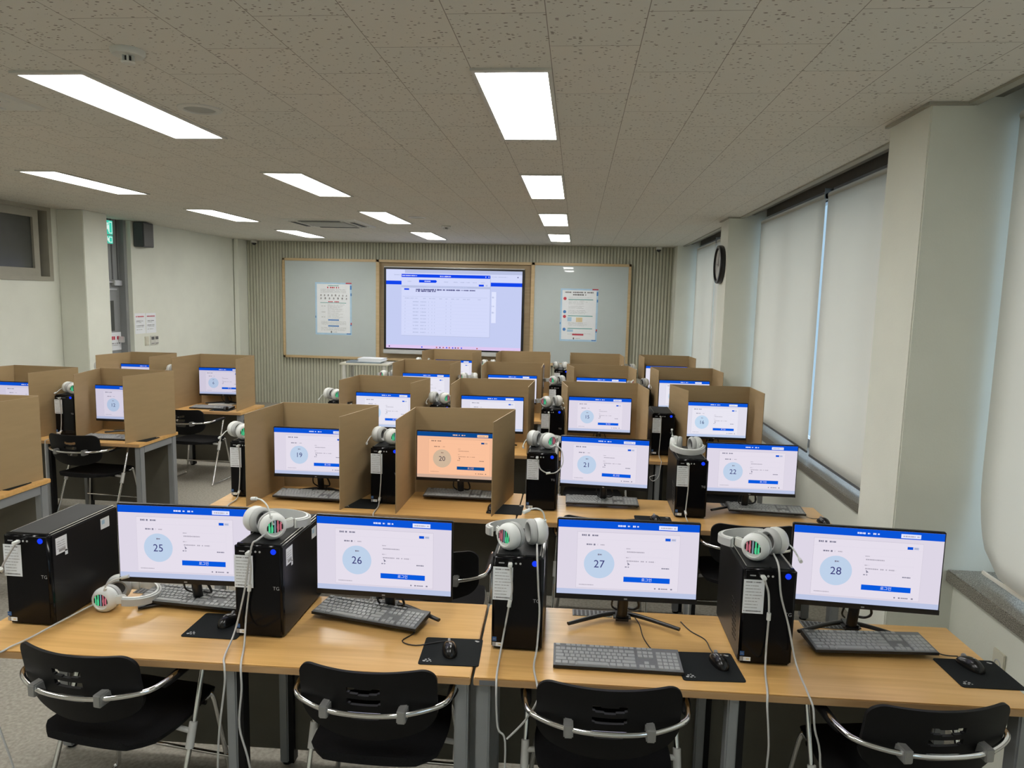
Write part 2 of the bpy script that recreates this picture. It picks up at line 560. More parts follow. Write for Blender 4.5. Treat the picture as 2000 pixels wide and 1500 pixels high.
# high window in the left wall
f = MB()
f.box(XL - 0.14, XL + 0.012, 4.3, 7.83, 2.07, 2.12); f.box(XL - 0.14, XL + 0.012, 4.3, 7.83, 2.865, H)
f.box(XL - 0.14, XL + 0.012, 7.77, 7.83, 2.12, 2.865); f.box(XL - 0.14, XL + 0.012, 4.3, 4.36, 2.12, 2.865)
f.box(XL - 0.09, XL - 0.03, 4.36, 7.68, 2.12, 2.21); f.box(XL - 0.09, XL - 0.03, 4.36, 7.68, 2.78, 2.865)
f.box(XL - 0.09, XL - 0.03, 7.60, 7.68, 2.21, 2.78); f.box(XL - 0.09, XL - 0.03, 5.9, 5.98, 2.21, 2.78)
wo = struct('window_4', f, 'frame')
MB().box(XL - 0.065, XL - 0.058, 4.36, 7.60, 2.21, 2.78).build('window_pane', 'darkglass', wo)
MB().box(XL - 0.16, XL - 0.14, 4.3, 7.83, 2.07, H).build('reveal_back', 'darkglass', wo)
# door, its frame and transom
d = MB()
d.box(XL - 0.10, XL - 0.02, 8.4, 9.13, 2.10, H, 0)
for y in (8.52, 8.70, 8.84, 8.92, 9.03):
    d.box(XL - 0.022, XL - 0.014, y, y + 0.02, 2.12, H, 1)
d.box(XL - 0.10, XL + 0.06, 9.07, 9.13, 0, H, 0)
d.box(XL - 0.10, XL + 0.02, 8.37, 8.44, 0, H, 0)
do = struct('door_1', d, ['doorgrey', 'doordark'])
leaf = MB().box(XL - 0.08, XL - 0.03, 8.44, 9.07, 0.005, 2.10, bev=0.004).build('door_leaf', 'doorgrey', do)
MB().box(XL - 0.032, XL - 0.026, 8.60, 8.94, 1.44, 1.84).build('door_pane', 'darkglass', leaf)
g = MB(); g.box(XL - 0.03, XL + 0.03, 8.90, 9.06, 2.04, 2.11, bev=0.006); g.box(XL - 0.02, XL + 0.0, 8.70, 8.90, 2.075, 2.095)
g.box(XL - 0.03, XL - 0.01, 8.82, 9.0, 1.98, 2.0)
g.build('door_closer', 'steel', do)
MB().box(XL - 0.03, XL + 0.05, 9.00, 9.03, 1.28, 1.36, bev=0.006).build('door_handle', 'steel', leaf)

# ============================================================ CEILING THINGS
def ceiling_light(x, y, label):
    t = thing('ceiling_light', label, 'ceiling light', (x + 0.1465, y + 0.6, H), 0, 'recessed ceiling light panels')
    f = MB()
    f.box(-0.163, 0.163, -0.63, -0.60, -0.010, 0.0); f.box(-0.163, 0.163, 0.60, 0.63, -0.010, 0.0)
    f.box(-0.163, -0.1465, -0.60, 0.60, -0.010, 0.0); f.box(0.1465, 0.163, -0.60, 0.60, -0.010, 0.0)
    f.build('frame', 'lampframe', t)
    MB().box(-0.1465, 0.1465, -0.60, 0.60, -0.006, 0.0).build('diffuser', 'lamp', t)
    return t
LX = (-0.444, -2.420, -4.414)
colname = ('right-hand row', 'middle row', 'left-hand row')
ordn = ('nearest', 'second', 'third', 'farthest')
first = None
for c in range(3):
    for i in range(-1, 4):
        lab = 'lit white ceiling panel, %s in the %s of lamps' % (ordn[i] if i >= 0 else 'behind the viewer', colname[c])
        if c == 2 and i >= 0:
            lab = 'lit white ceiling panel, %s in the %s of lamps' % (('outside the frame', 'nearest visible', 'second visible', 'farthest')[i], colname[c])
        loc = (LX[c] + 0.1465, 2.953 + 2.396 * i + 0.6, H)
        if first is None:
            first = ceiling_light(LX[c], 2.953 + 2.396 * i, lab)
        else:
            dup(first, loc, 0, lab)

def detector(x, y, label):
    t = thing('smoke_detector', label, 'smoke detector', (x, y, H), 0, 'ceiling smoke detectors')
    MB().lathe([(0, 0), (0.062, 0), (0.062, -0.012), (0.054, -0.022), (0, -0.022)], 28).build('base', 'offwhite', t, 40)
    s = MB()
    s.lathe([(0, -0.050), (0.02, -0.050), (0.026, -0.044), (0, -0.042)], 20)
    for k in range(6):
        a = 2 * PI * k / 6
        s.box(0.016, 0.024, -0.004, 0.004, -0.046, -0.02, mtx=Matrix.Rotation(a, 4, 'Z'))
    s.lathe([(0, -0.022), (0.011, -0.022), (0.011, -0.044), (0, -0.044)], 12, 1)
    s.build('sensor_cage', ['offwhite', 'darkgap'], t, 40)
detector(-1.747, 2.69, 'round white smoke detector above the near left light panel')
detector(-1.725, 9.2, 'small smoke detector on the ceiling far away before the screen wall')
def grille(x, y, label):
    t = thing('ceiling_speaker', label, 'ceiling speaker', (x, y, H), 0, 'round ceiling speakers')
    MB().lathe([(0.105, 0), (0.105, -0.006), (0.078, -0.010), (0.075, -0.004)], 36).build('rim', 'offwhite', t, 40)
    MB().lathe([(0, -0.004), (0.076, -0.004), (0.076, 0), (0, 0)], 36).build('mesh_cover', 'acgrey', t, 40)
grille(-1.923, 3.53, 'round ceiling speaker beside the near left light panel')
grille(-1.89, 8.26, 'far small round ceiling speaker beyond the middle of the room')
def cassette(x, y, s, label):
    t = thing('air_conditioner', label, 'air conditioner', (x, y, H), 0, 'ceiling air conditioner cassettes')
    MB().prism([(-s, -s), (s, -s), (s, s), (-s, s)], -0.012, 0, f=lambda u, v, w: (u * (1 if w > -0.005 else 0.97), v * (1 if w > -0.005 else 0.97), w)).build('panel', 'offwhite', t)
    MB().box(-s * 0.58, s * 0.58, -s * 0.58, s * 0.58, -0.026, -0.012, bev=0.004).build('intake_grille', 'acgrey', t)
    for k in range(4):
        v = MB()
        v.box(-s * 0.62, s * 0.62, -s * 0.90, -s * 0.68, -0.020, -0.012, 0)
        v.box(-s * 0.55, s * 0.55, -s * 0.86, -s * 0.74, -0.024, -0.020, 1)
        o = v.build('air_flap', ['offwhite', 'darkgap'], t)
        o.rotation_euler = (0, 0, k * PI / 2)
cassette(-3.22, 9.05, 0.48, 'white square air conditioner cassette in the far ceiling')
cassette(-3.225, 3.05, 0.48, 'white air conditioner panel cut off by the left picture edge')

# dome cameras under the ceiling of the end wall
def dome(x, y, label):
    t = thing('security_camera', label, 'camera', (x, y, H), 0, 'small dome cameras')
    MB().lathe([(0, 0), (0.055, 0), (0.055, -0.035), (0.045, -0.045), (0, -0.045)], 24).build('housing', 'offwhite', t, 40)
    MB().lathe([(0.038, -0.045), (0.034, -0.065), (0.02, -0.08), (0, -0.085)], 20).build('lens_dome', 'darkgap', t, 60)
dome(1.33, 12.23, 'white dome camera with black lens, above the right whiteboard')
dome(-5.73, 12.23, 'small ivory dome camera in the left end corner of ceiling')

# ============================================================ BLINDS
def blind(y0, y1, z0, label, curl=False):
    t = thing('roller_blind', label, 'blind', (1.9, y0, z0), 0, 'white roller blinds')
    L, T = y1 - y0, 2.845 - z0
    b = MB()
    nz, ny = 22, 10
    g = []
    for i in range(nz + 1):
        row = []
        for j in range(ny + 1):
            u, v = j / ny, i / nz
            y = u * L; z = v * T
            xx = 0.0
            if curl:
                # the far lower corner hangs rounded and bellies into the room
                k = max(0.0, 1 - z / 0.42)
                if u > 0.80:
                    q = (u - 0.80) / 0.20
                    y -= 0.06 * (k ** 2) * q
                    z += 0.10 * (k ** 2) * q ** 3
                    xx = 0.01 * k * q
            row.append(b.bm.verts.new((xx, y, z)))
        g.append(row)
    for i in range(nz):
        for j in range(ny):
            f = b.bm.faces.new((g[i][j], g[i][j + 1], g[i + 1][j + 1], g[i + 1][j])); f.smooth = True
    o = b.build('fabric', 'blind', t)
    sm = o.modifiers.new('thickness', 'SOLIDIFY'); sm.thickness = 0.0025; sm.offset = 0
    MB().box(-0.006, 0.006, 0, L - (0.08 if curl else 0), -0.012, 0.006, bev=0.003).build('hem_bar', 'blind' if curl else 'hem', t)
    MB().lathe([(0, 0), (0.026, 0), (0.026, L), (0, L)], 18, mtx=Matrix.Translation((0.02, 0, T)) @ rot('X', -90)).build('roller', 'blind', t, 40)
    r = MB(); r.box(0.035, 0.05, 0, L, T + 0.02, T + 0.055); r.box(-0.01, 0.05, 0, 0.004, T - 0.02, T + 0.06)
    r.build('head_rail', 'alu', t)
blind(0.2, 1.76, 0.80, 'white roller blind beside the viewer, outside the right picture edge')
blind(1.80, 3.395, 0.80, 'white roller blind with rounded corner at the right picture edge', True)
blind(3.87, 5.785, 0.80, 'white roller blind between the near pillar and the narrow bright slit')
blind(5.845, 7.80, 0.815, 'white roller blind between the bright slit and the pillar with clock')
blind(8.32, 10.2, 0.80, 'white roller blind just past the pillar with the clock')
blind(10.24, 11.84, 0.80, 'white roller blind farthest away, next to the end wall corner')

# ============================================================ WALL THINGS
# clock on the second pillar
t = thing('wall_clock', 'round black wall clock on the far window pillar', 'clock', (1.58, 8.12, 2.42), 0)
mt = rot('Y', -90)
MB().lathe([(0, 0), (0.205, 0), (0.21, 0.012), (0.21, 0.045), (0.205, 0.055), (0.18, 0.058), (0.175, 0.035), (0, 0.035)], 48, mtx=mt).build('case', 'tvbezel', t, 35)
MB().lathe([(0.174, 0.036), (0, 0.036)], 40, mtx=mt).build('dial', 'clockface', t)
h = MB(); h.box(-0.040, -0.037, -0.004, 0.004, -0.02, 0.13); h.box(-0.042, -0.040, -0.02, 0.09, -0.005, 0.005)
h.build('hands', 'tvbezel', t)

# power outlet under the sill
t = thing('power_outlet', 'ivory power outlet on the wall under the near sill', 'power outlet', (XR, 3.02, 0.50), 0)
MB().box(-0.010, 0, -0.04, 0.04, -0.06, 0.06, bev=0.003).build('plate', 'ivory', t)
MB().lathe([(0.024, 0.0105), (0.022, 0.0125), (0.019, 0.0125), (0.018, 0.004), (0, 0.004)], 20, mtx=rot('Y', -90)).build('socket', 'cushion', t, 40)

# exit lamps hanging by the door
def exit_lamp(y, z, w_, h_, label):
    t = thing('exit_sign', label, 'exit sign', (XL - 0.006, y, z), PI / 2, 'green exit signs')
    MB().box(-0.13, 0.10, -0.012, 0.012, -h_ / 2, h_ / 2, bev=0.004).build('housing', 'bracket', t)
    fl = Flat(lambda u, v, l: (u, -0.0125 - 0.0006 * l, v))
    fl.rect(-0.125, 0.095, -h_ / 2 + 0.006, h_ / 2 - 0.006, 0, 1)
    fl.rect(0.02, 0.085, -h_ / 2 + 0.02, h_ / 2 - 0.02, 1, 2)
    fl.rect(0.03, 0.075, -h_ / 2 + 0.03, h_ / 2 - 0.03, 0, 3)
    fl.disc(-0.01, h_ * 0.24, h_ * 0.09, 1, 2, 16)
    fl.add([(-0.03, h_ * 0.13), (0.02, h_ * 0.16), (0.035, 0.0), (0.02, -0.01), (0.03, -h_ * 0.32), (0.015, -h_ * 0.32), (-0.005, -h_ * 0.1), (-0.05, -h_ * 0.28), (-0.06, -h_ * 0.23), (-0.02, -h_ * 0.02)], [tuple(range(10))], 1, 2)
    fl.build('lit_face', ['exit_green', 'exit_white'], t)
exit_lamp(8.84, 2.79, 0.2, 0.19, 'green lit running man exit sign, upper one beside the door')
exit_lamp(8.835, 2.635, 0.2, 0.115, 'green lit running man exit sign, lower one beside the door')

# dark loudspeaker high beside the door
t = thing('loudspeaker', 'dark grey loudspeaker high on the wall beside the door', 'loudspeaker', (-6.0, 9.30, 2.73), 0)
MB().box(0.012, 0.15, -0.12, 0.12, -0.16, 0.165, bev=0.006).build('cabinet', 'speaker', t)
MB().box(0.15, 0.156, -0.108, 0.108, -0.148, 0.148, bev=0.002).build('front_grille', 'doordark', t)
MB().box(0.0, 0.012, -0.04, 0.04, -0.05, 0.05).build('wall_bracket', 'speaker', t)

rnd = random.Random(3)
def notice(x, y, z, w_, h_, label, lines, nrm='x'):
    t = thing('paper_notice', label, 'notice', (x, y, z), 0, 'paper notices by the door')
    MB().box(0, 0.002, -w_ / 2, w_ / 2, -h_ / 2, h_ / 2).build('sheet', 'paper', t)
    fl = Flat(lambda u, v, l: (0.002 + 0.0006 * l, u, v))
    for (v, hh, m, a, b) in lines:
        fl.dashes(a * w_, b * w_, v * h_, hh, m, 1, rnd)
    fl.build('print', ['ink', 'inkred', 'inkgrey'], t)
A4 = [(0.34, 0.018, 1, -0.40, 0.40), (0.12, 0.012, 0, -0.38, 0.30), (0.05, 0.012, 2, -0.38, 0.1), (-0.10, 0.012, 0, -0.38, 0.35), (-0.17, 0.012, 2, -0.38, 0.3), (-0.30, 0.012, 2, -0.38, 0.2)]
notice(XL + 0.12, 9.27, 1.53, 0.235, 0.28, 'left of two white notices above the wall switches', A4)
notice(XL + 0.12, 9.52, 1.53, 0.235, 0.28, 'right of two white notices above the wall switches', A4)
notice(XL - 0.03, 8.955, 1.30, 0.22, 0.24, 'white landscape notice with red heading on the grey door', [(0.18, 0.05, 1, -0.38, 0.38), (-0.12, 0.016, 0, -0.4, 0.4), (-0.22, 0.016, 2, -0.4, 0.2)])
notice(XL - 0.03, 8.76, 1.24, 0.16, 0.30, 'second door notice half hidden by the left pillar', A4)
notice(XL - 0.026, 8.75, 1.64, 0.20, 0.34, 'tall paper notice taped to the door pane', [(0.4, 0.03, 0, -0.2, 0.2), (0.2, 0.012, 2, -0.3, 0.3), (0.1, 0.012, 2, -0.3, 0.3), (-0.1, 0.012, 2, -0.3, 0.3), (-0.3, 0.012, 2, -0.3, 0.3)])
# light switch and thermostat pair
t = thing('light_switch', 'ivory light switch beside the door under the notices', 'light switch', (XL + 0.12, 9.40, 1.28), 0)
MB().box(0, 0.009, -0.045, 0.045, -0.065, 0.065, bev=0.003).build('plate', 'ivory', t)
for k in range(2):
    MB().box(0.009, 0.013, -0.032, 0.032, -0.05 + 0.052 * k, -0.003 + 0.052 * k, bev=0.002).build('rocker', 'ivory', t)
for k, s in enumerate(('left', 'right')):
    t = thing('thermostat', 'white wall controller with dark display, %s one of the pair beside the light switch' % s, 'thermostat', (XL + 0.12, 9.53 + 0.095 * k, 1.285), 0, 'wall controllers')
    MB().box(0, 0.014, -0.045, 0.045, -0.065, 0.065, bev=0.004).build('body', 'offwhite', t)
    MB().box(0.014, 0.016, -0.034, 0.034, 0.008, 0.05).build('display', 'doordark', t)
    b = MB()
    for q in range(4):
        b.box(0.014, 0.017, -0.034 + 0.018 * q, -0.022 + 0.018 * q, -0.05, -0.04)
    b.build('buttons', 'ink', t)

# ============================================================ END WALL BOARD AND SCREEN
BY = 12.215
t = thing('board_frame', 'long pale wood board frame on the ribbed end wall', 'board frame', (-2.165, 12.30, 0.85), 0)
f = MB()
x0, x1, z0, z1 = -3.055, 3.055, 0.0, 1.76
f.box(x0, x1, BY - 12.30, 0, z0, z0 + 0.045, bev=0.004); f.box(x0, x1, BY - 12.30, 0, z1 - 0.045, z1, bev=0.004)
f.box(x0, x0 + 0.045, BY - 12.30, 0, z0, z1, bev=0.004); f.box(x1 - 0.045, x1, BY - 12.30, 0, z0, z1, bev=0.004)
f.box(-1.36, -1.30, BY - 12.30, 0, z0, z1, bev=0.004); f.box(1.36, 1.42, BY - 12.30, 0, z0, z1, bev=0.004)
f.build('rails', 'boardwood', t)
MB().box(-1.30, 1.36, -0.02, 0.0, 0.045, z1 - 0.045).build('recess_panel', 'recess', t)
for nm, a, b in (('left', x0 + 0.045, -1.36), ('right', 1.42, x1 - 0.045)):
    MB().box(a, b, -0.070, -0.02, 0.045, z1 - 0.045, bev=0.002).build('glass_panel', 'board', t)

# big display
E = {}
def scr(tint, name, c, k=1.0):
    key = (tint, name)
    if key not in E:
        f = {'pink': (1, 1, 1), 'cool': (1.03, 1.08, 1.06), 'left': (0.86, 0.86, 0.90), 'warm': (1.22, 0.73, 0.40)}[tint]
        c = lin(c)
        E[key] = emit('screen_%s_%s' % (tint, name), tuple(min(1.0, a * b) for a, b in zip(c, f)), k)
    return E[key]
t = thing('interactive_display', 'large interactive display showing a table window between the whiteboards', 'display', (-2.145, 12.28, 1.08), 0)
W2, HH = 1.20, 1.37
b = MB()
b.box(-W2 - 0.03, W2 + 0.03, -0.085, 0, -0.03, HH + 0.03, 0, bev=0.006)
b.build('bezel', 'tvbezel', t)
b = MB(); b.box(-W2 - 0.03, W2 + 0.03, -0.09, -0.01, HH + 0.03, HH + 0.045)
b.box(-W2 - 0.03, W2 + 0.03, -0.13, -0.01, -0.10, -0.03, bev=0.006)
b.build('pen_tray', 'tvtray', t)
fl = Flat(lambda u, v, l: ((u - 0.5) * 2 * (W2 - 0.01), -0.0855 - 0.0006 * l, (1 - v) * HH))
TV = [scr('pink', n, c) for n, c in (('lilac', (197, 205, 242)), ('pale', (212, 218, 250)), ('royal', (18, 70, 235)), ('mist', (186, 194, 226)), ('navy', (60, 60, 120)), ('rose', (222, 200, 240)), ('white', (225, 230, 255)), ('brick', (180, 90, 80)))]
fl.rect(0, 1, 0, 1, 0, 0)
fl.rect(0, 1, 0.0, 0.045, 3, 1); fl.rect(0, 0.14, 0.005, 0.045, 1, 2); fl.rect(0, 1, 0.045, 0.145, 1, 1)
fl.dashes(0.06, 0.11, 0.07, 0.012, 3, 2, rnd, 0.006); fl.dashes(0.78, 0.90, 0.075, 0.010, 3, 2, rnd, 0.006); fl.rect(0.965, 0.972, 0.068, 0.082, 4, 2)
fl.rect(0, 1, 0.145, 0.192, 2, 1)
fl.rect(0.78, 0.813, 0.26, 0.65, 6, 1)
for v in (0.33, 0.44, 0.52):
    fl.dashes(0.783, 0.80, v, 0.02, 3, 2, rnd, 0.006)
fl.rect(0.117, 0.772, 0.062, 0.838, 3, 2)            # soft border of the pop-up
fl.rect(0.115, 0.768, 0.058, 0.832, 1, 3)
fl.rect(0.115, 0.768, 0.058, 0.098, 2, 4)
fl.dashes(0.12, 0.23, 0.078, 0.014, 1, 5, rnd, 0.005); fl.dashes(0.40, 0.48, 0.08, 0.018, 1, 5, rnd, 0.007)
fl.rect(0.733, 0.738, 0.070, 0.086, 1, 5); fl.rect(0.755, 0.760, 0.070, 0.086, 1, 5)
fl.add([(0.245, 0.128), (0.37, 0.128), (0.378, 0.145), (0.37, 0.162), (0.245, 0.162)], [(0, 1, 2, 3, 4)], 2, 4)
fl.dashes(0.285, 0.335, 0.145, 0.014, 1, 5, rnd, 0.006)
for u in (0.16, 0.43, 0.50, 0.55, 0.59, 0.64, 0.70):
    fl.dashes(u, u + 0.03, 0.15, 0.012, 3, 4, rnd, 0.006)
fl.rect(0.685, 0.722, 0.172, 0.196, 2, 4); fl.rect(0.735, 0.75, 0.175, 0.193, 3, 4)
fl.rect(0.115, 0.768, 0.20, 0.228, 3, 4); fl.dashes(0.30, 0.60, 0.214, 0.010, 0, 5, rnd, 0.006)
fl.rect(0.135, 0.172, 0.238, 0.258, 2, 4)
fl.dashes(0.222, 0.55, 0.25, 0.020, 4, 5, rnd, 0.008); fl.dashes(0.56, 0.66, 0.25, 0.016, 4, 5, rnd, 0.008)
fl.dashes(0.222, 0.37, 0.270, 0.020, 4, 5, rnd, 0.008)
fl.rect(0.125, 0.75, 0.338, 0.341, 3, 4)
for u in (0.14, 0.16, 0.185, 0.215, 0.275, 0.32, 0.345, 0.395, 0.44, 0.485, 0.52, 0.57, 0.60, 0.68):
    fl.dashes(u, u + 0.022, 0.362, 0.012, 3, 4, rnd, 0.006)
for k in range(10):
    v = 0.405 + 0.043 * k
    fl.dashes(0.20, 0.243, v, 0.016, 3, 4, rnd, 0.006); fl.dashes(0.255, 0.30, v, 0.014, 3, 4, rnd, 0.006)
    for u in (0.14, 0.315, 0.34, 0.36, 0.445, 0.48):
        fl.rect(u, u + 0.004, v - 0.006, v + 0.006, 3, 4)
    fl.rect(0.125, 0.745, v + 0.021, v + 0.0225, 0, 4)
fl.rect(0, 1, 0.958, 1.0, 5, 1)
for u, m in ((0.02, 4), (0.265, 2), (0.375, 7), (0.40, 4), (0.425, 7), (0.45, 2), (0.47, 7), (0.495, 2), (0.515, 4), (0.535, 7), (0.56, 2), (0.675, 7)):
    fl.rect(u, u + 0.009, 0.972, 0.988, m, 2)
fl.build('screen', TV, t)

def poster(x, z, w_, h_, label, kind):
    t = thing('poster', label, 'poster', (x, 12.23, z), 0, 'exam notice posters')
    MB().box(-w_ / 2, w_ / 2, -0.002, 0, -h_ / 2, h_ / 2).build('sheet', 'inksky', t)
    fl = Flat(lambda u, v, l: ((u - 0.5) * w_, -0.002 - 0.0007 * l, (0.5 - v) * h_))
    fl.rect(0.045, 0.955, 0.03, 0.965, 0, 1)
    fl.rect(0.84, 1.0, 0.0, 0.022, 1, 2); fl.rect(0.955, 1.0, 0.055, 0.13, 2, 2); fl.rect(0.97, 1.0, 0.20, 0.25, 2, 2); fl.rect(0.97, 1.0, 0.76, 0.80, 1, 2); fl.rect(0.96, 1, 0.80, 0.82, 2, 2)
    fl.rect(0.0, 0.02, 0.64, 0.68, 2, 2); fl.rect(0.86, 0.98, 0.965, 0.985, 2, 2)
    if kind == 0:
        fl.dashes(0.35, 0.65, 0.06, 0.018, 5, 2, rnd, 0.03); fl.dashes(0.33, 0.66, 0.095, 0.03, 1, 2, rnd, 0.05)
        for v in (0.13, 0.15, 0.17, 0.19):
            fl.dashes(0.15, 0.85, v, 0.008, 4, 2, rnd, 0.02)
        for v, n in ((0.245, 8), (0.305, 7)):
            for k in range(n):
                u = 0.16 + 0.70 * k / (n - 1)
                fl.disc(u, v, 0.022 * rnd.uniform(0.6, 1.1), 3, 2, 10); fl.rect(u - 0.02, u + 0.015, v, v + 0.02, 4, 3)
        fl.dashes(0.36, 0.66, 0.365, 0.024, 1, 2, rnd, 0.05); fl.rect(0.14, 0.85, 0.382, 0.392, 5, 2)
        for k in range(14):
            fl.dashes(0.34, 0.34 + rnd.uniform(0.3, 0.48), 0.42 + 0.02 * k, 0.007, 4, 2, rnd, 0.02)
        for v in (0.45, 0.565, 0.66):
            fl.dashes(0.17, 0.28, v, 0.014, 4, 2, rnd, 0.03)
        for v in (0.715, 0.83):
            fl.rect(0.35, 0.65, v - 0.012, v + 0.012, 2, 2)
            for k in range(4):
                fl.dashes(0.16, 0.85, v + 0.03 + 0.018 * k, 0.007, 4, 2, rnd, 0.02)
        fl.disc(0.44, 0.945, 0.02, 3, 2, 12); fl.dashes(0.48, 0.60, 0.945, 0.012, 4, 2, rnd, 0.03)
    else:
        fl.dashes(0.12, 0.88, 0.07, 0.026, 3, 2, rnd, 0.04); fl.dashes(0.33, 0.68, 0.115, 0.03, 3, 2, rnd, 0.05)
        for v, m in ((0.19, 1), (0.44, 2), (0.53, 1), (0.775, 2)):
            fl.disc(0.12, v, 0.042, m, 2, 20, 0.030)
        for v in (0.205, 0.515, 0.755):
            fl.rect(0.21, 0.87, v - 0.007, v + 0.007, 5, 2)
        for v in (0.165, 0.23, 0.25, 0.27, 0.29, 0.33, 0.35, 0.37, 0.41, 0.43, 0.45, 0.47, 0.645, 0.66, 0.68, 0.70, 0.85, 0.87):
            fl.dashes(0.22, 0.22 + rnd.uniform(0.35, 0.62), v, 0.007, 4, 2, rnd, 0.02)
        fl.rect(0.20, 0.31, 0.54, 0.62, 6, 2); fl.rect(0.43, 0.60, 0.545, 0.63, 7, 2); fl.rect(0.20, 0.36, 0.775, 0.82, 6, 2)
        fl.rect(0.34, 0.64, 0.855, 0.885, 1, 3)
        fl.disc(0.38, 0.945, 0.02, 3, 2, 12); fl.dashes(0.43, 0.56, 0.945, 0.012, 4, 2, rnd, 0.03)
    fl.build('print', ['paper', 'inkred', 'inkblue', 'ink', 'inkgrey', 'inkteal', 'inksky', 'inksand'], t)
poster(-4.295, 1.735, 0.66, 0.92, 'white poster with red headings on the left whiteboard', 0)
poster(0.028, 1.732, 0.64, 0.90, 'white poster with red and blue dots on the right whiteboard', 1)

# cream side table with papers before the end wall
t = thing('side_table', 'cream side table under the left whiteboard', 'table', (-3.38, 11.25, 0), 0)
MB().box(-0.40, 0.40, -0.24, 0.24, 0.87, 0.90, bev=0.006).build('tabletop', 'tableivory', t)
MB().box(-0.34, 0.34, -0.22, 0.22, 0.62, 0.64, bev=0.004).build('shelf', 'tableivory', t)
for sx in (-1, 1):
    for sy in (-1, 1):
        MB().box(sx * 0.33 - 0.025, sx * 0.33 + 0.025, sy * 0.2 - 0.02, sy * 0.2 + 0.02, 0, 0.87, bev=0.003).build('leg', 'offwhite', t)
t = thing('notebook', 'thin dark blue folder lying under the white papers on the side table', 'folder', (-3.40, 11.22, 0.90), 0.06)
MB().box(-0.29, 0.27, -0.16, 0.16, 0, 0.022, bev=0.003).build('cover', 'book', t)
t = thing('paper_stack', 'stack of white papers on the cream side table', 'papers', (-3.30, 11.24, 0.922), -0.05)
b = MB()
for k in range(6):
    dx = rnd.uniform(-0.015, 0.015)
    b.box(-0.20 + dx, 0.20 + dx, -0.14, 0.14, 0.009 * k, 0.009 * k + 0.0085)
b.build('sheets', 'paper', t)

# ============================================================ DESKS
DW, DD, DZ = 1.85, 0.58, 0.72
def make_desk(label):
    t = thing('computer_desk', label, 'desk', (0, 0, 0), 0, 'beech computer desks')
    MB().box(-DW / 2, DW / 2, 0, DD, DZ - 0.028, DZ, bev=0.003).build('tabletop', 'wood', t)
    MB().box(-DW / 2 + 0.002, DW / 2 - 0.002, -0.0015, 0.004, DZ - 0.026, DZ - 0.003).build('edge_band', 'woodedge', t)
    for sx in (-1, 1):
        xo = sx * (DW / 2 - 0.032)
        MB().box(xo - 0.024, xo + 0.024, 0.02, 0.085, 0.012, DZ - 0.028, bev=0.006).build('leg', 'legsilver', t)
        MB().box(xo - 0.024, xo + 0.024, DD - 0.085, DD - 0.02, 0.012, DZ - 0.028, bev=0.006).build('leg', 'legsilver', t)
        b = MB(); b.box(xo - 0.022, xo + 0.022, 0.085, DD - 0.085, DZ - 0.090, DZ - 0.028, bev=0.004)
        b.build('side_rail', 'legsilver', t)
        b = MB()
        for y in (0.05, DD - 0.05):
            b.lathe([(0, 0), (0.022, 0), (0.022, 0.008), (0.008, 0.012), (0, 0.012)], 12, mtx=Matrix.Translation((xo, y, 0)))
        b.build('glide_feet', 'chairblack', t, 40)
    for y in (0.02, DD - 0.10):
        g = MB()
        g.box(-0.024, 0.014, y, y + 0.055, 0.012, DZ - 0.028, 0, bev=0.006)
        g.box(0.014, 0.036, y + 0.004, y + 0.05, 0.012, DZ - 0.028, 1)
        g.lathe([(0, 0), (0.02, 0), (0.02, 0.012), (0, 0.012)], 12, 1, mtx=Matrix.Translation((0, y + 0.027, 0)))
        g.build('leg', ['legsilver', 'chairblack'], t)
    MB().box(-DW / 2 + 0.056, DW / 2 - 0.056, DD - 0.075, DD - 0.057, 0.06, DZ - 0.028).build('modesty_panel', 'modesty', t)
    for x in (-0.50, 0.42):
        g = MB(); g.box(x - 0.08, x + 0.08, DD - 0.065, DD - 0.008, DZ, DZ + 0.002, 0)
        for k in range(9):
            g.box(x - 0.074 + 0.017 * k, x - 0.064 + 0.017 * k, DD - 0.060, DD - 0.013, DZ + 0.002, DZ + 0.003, 1)
        g.build('cable_cover', ['keybody', 'keyside'], t)
    MB().box(-DW / 2 + 0.02, -DW / 2 + 0.075, -0.004, -0.0015, DZ - 0.024, DZ - 0.006, bev=0.001).build('maker_plate', 'keybody', t)
    return t
ROW = {'A': 2.235, 'B': 3.95, 'C': 5.66, 'D': 7.30, 'E': 9.02}
rowname = {'A': 'front', 'B': 'second', 'C': 'third', 'D': 'fourth', 'E': 'farthest'}
desk0 = None
def desk(x, y, rz, label):
    global desk0
    if desk0 is None:
        desk0 = make_desk(label)
        desk0.location = (x, y, 0); desk0.rotation_euler = (0, 0, rz)
    else:
        dup(desk0, (x, y, 0), rz, label)
TA = math.radians(1.5)
desk(-1.243, ROW['A'] - 0.024, TA, 'beech desk in the front row carrying screens 25 and 26')
desk(0.617, ROW['A'] + 0.026, TA, 'beech desk in the front row carrying screens 27 and 28')
for nm, off in (('computer_desk', 0.085), ('computer_desk.001', -0.045)):
    for c in bpy.data.objects[nm].children:
        if c.name.startswith('leg') and abs(sum(v.co.x for v in c.data.vertices) / len(c.data.vertices)) < 0.1:
            c.location.x = off
for r in 'BCDE':
    nums = {'B': ('19 and 20', '21 and 22'), 'C': ('13 and 14', '15 and 16')}.get(r)
    for k, xx in enumerate((-1.243, 0.615)):
        side = ('left', 'right')[k]
        if r == 'B':
            lab = 'beech desk in the second row carrying screens %s' % nums[k]
        elif r == 'C' and k == 1:
            lab = 'beech desk in the third row carrying screens 15 and 16'
        else:
            lab = 'beech desk, %s half of the %s row of the main block' % (side, rowname[r])
        desk(xx, ROW[r], 0, lab)
desk(-3.495 - DW / 2, 3.77, 0, 'beech desk cut off by the left picture edge, nearest on that side')
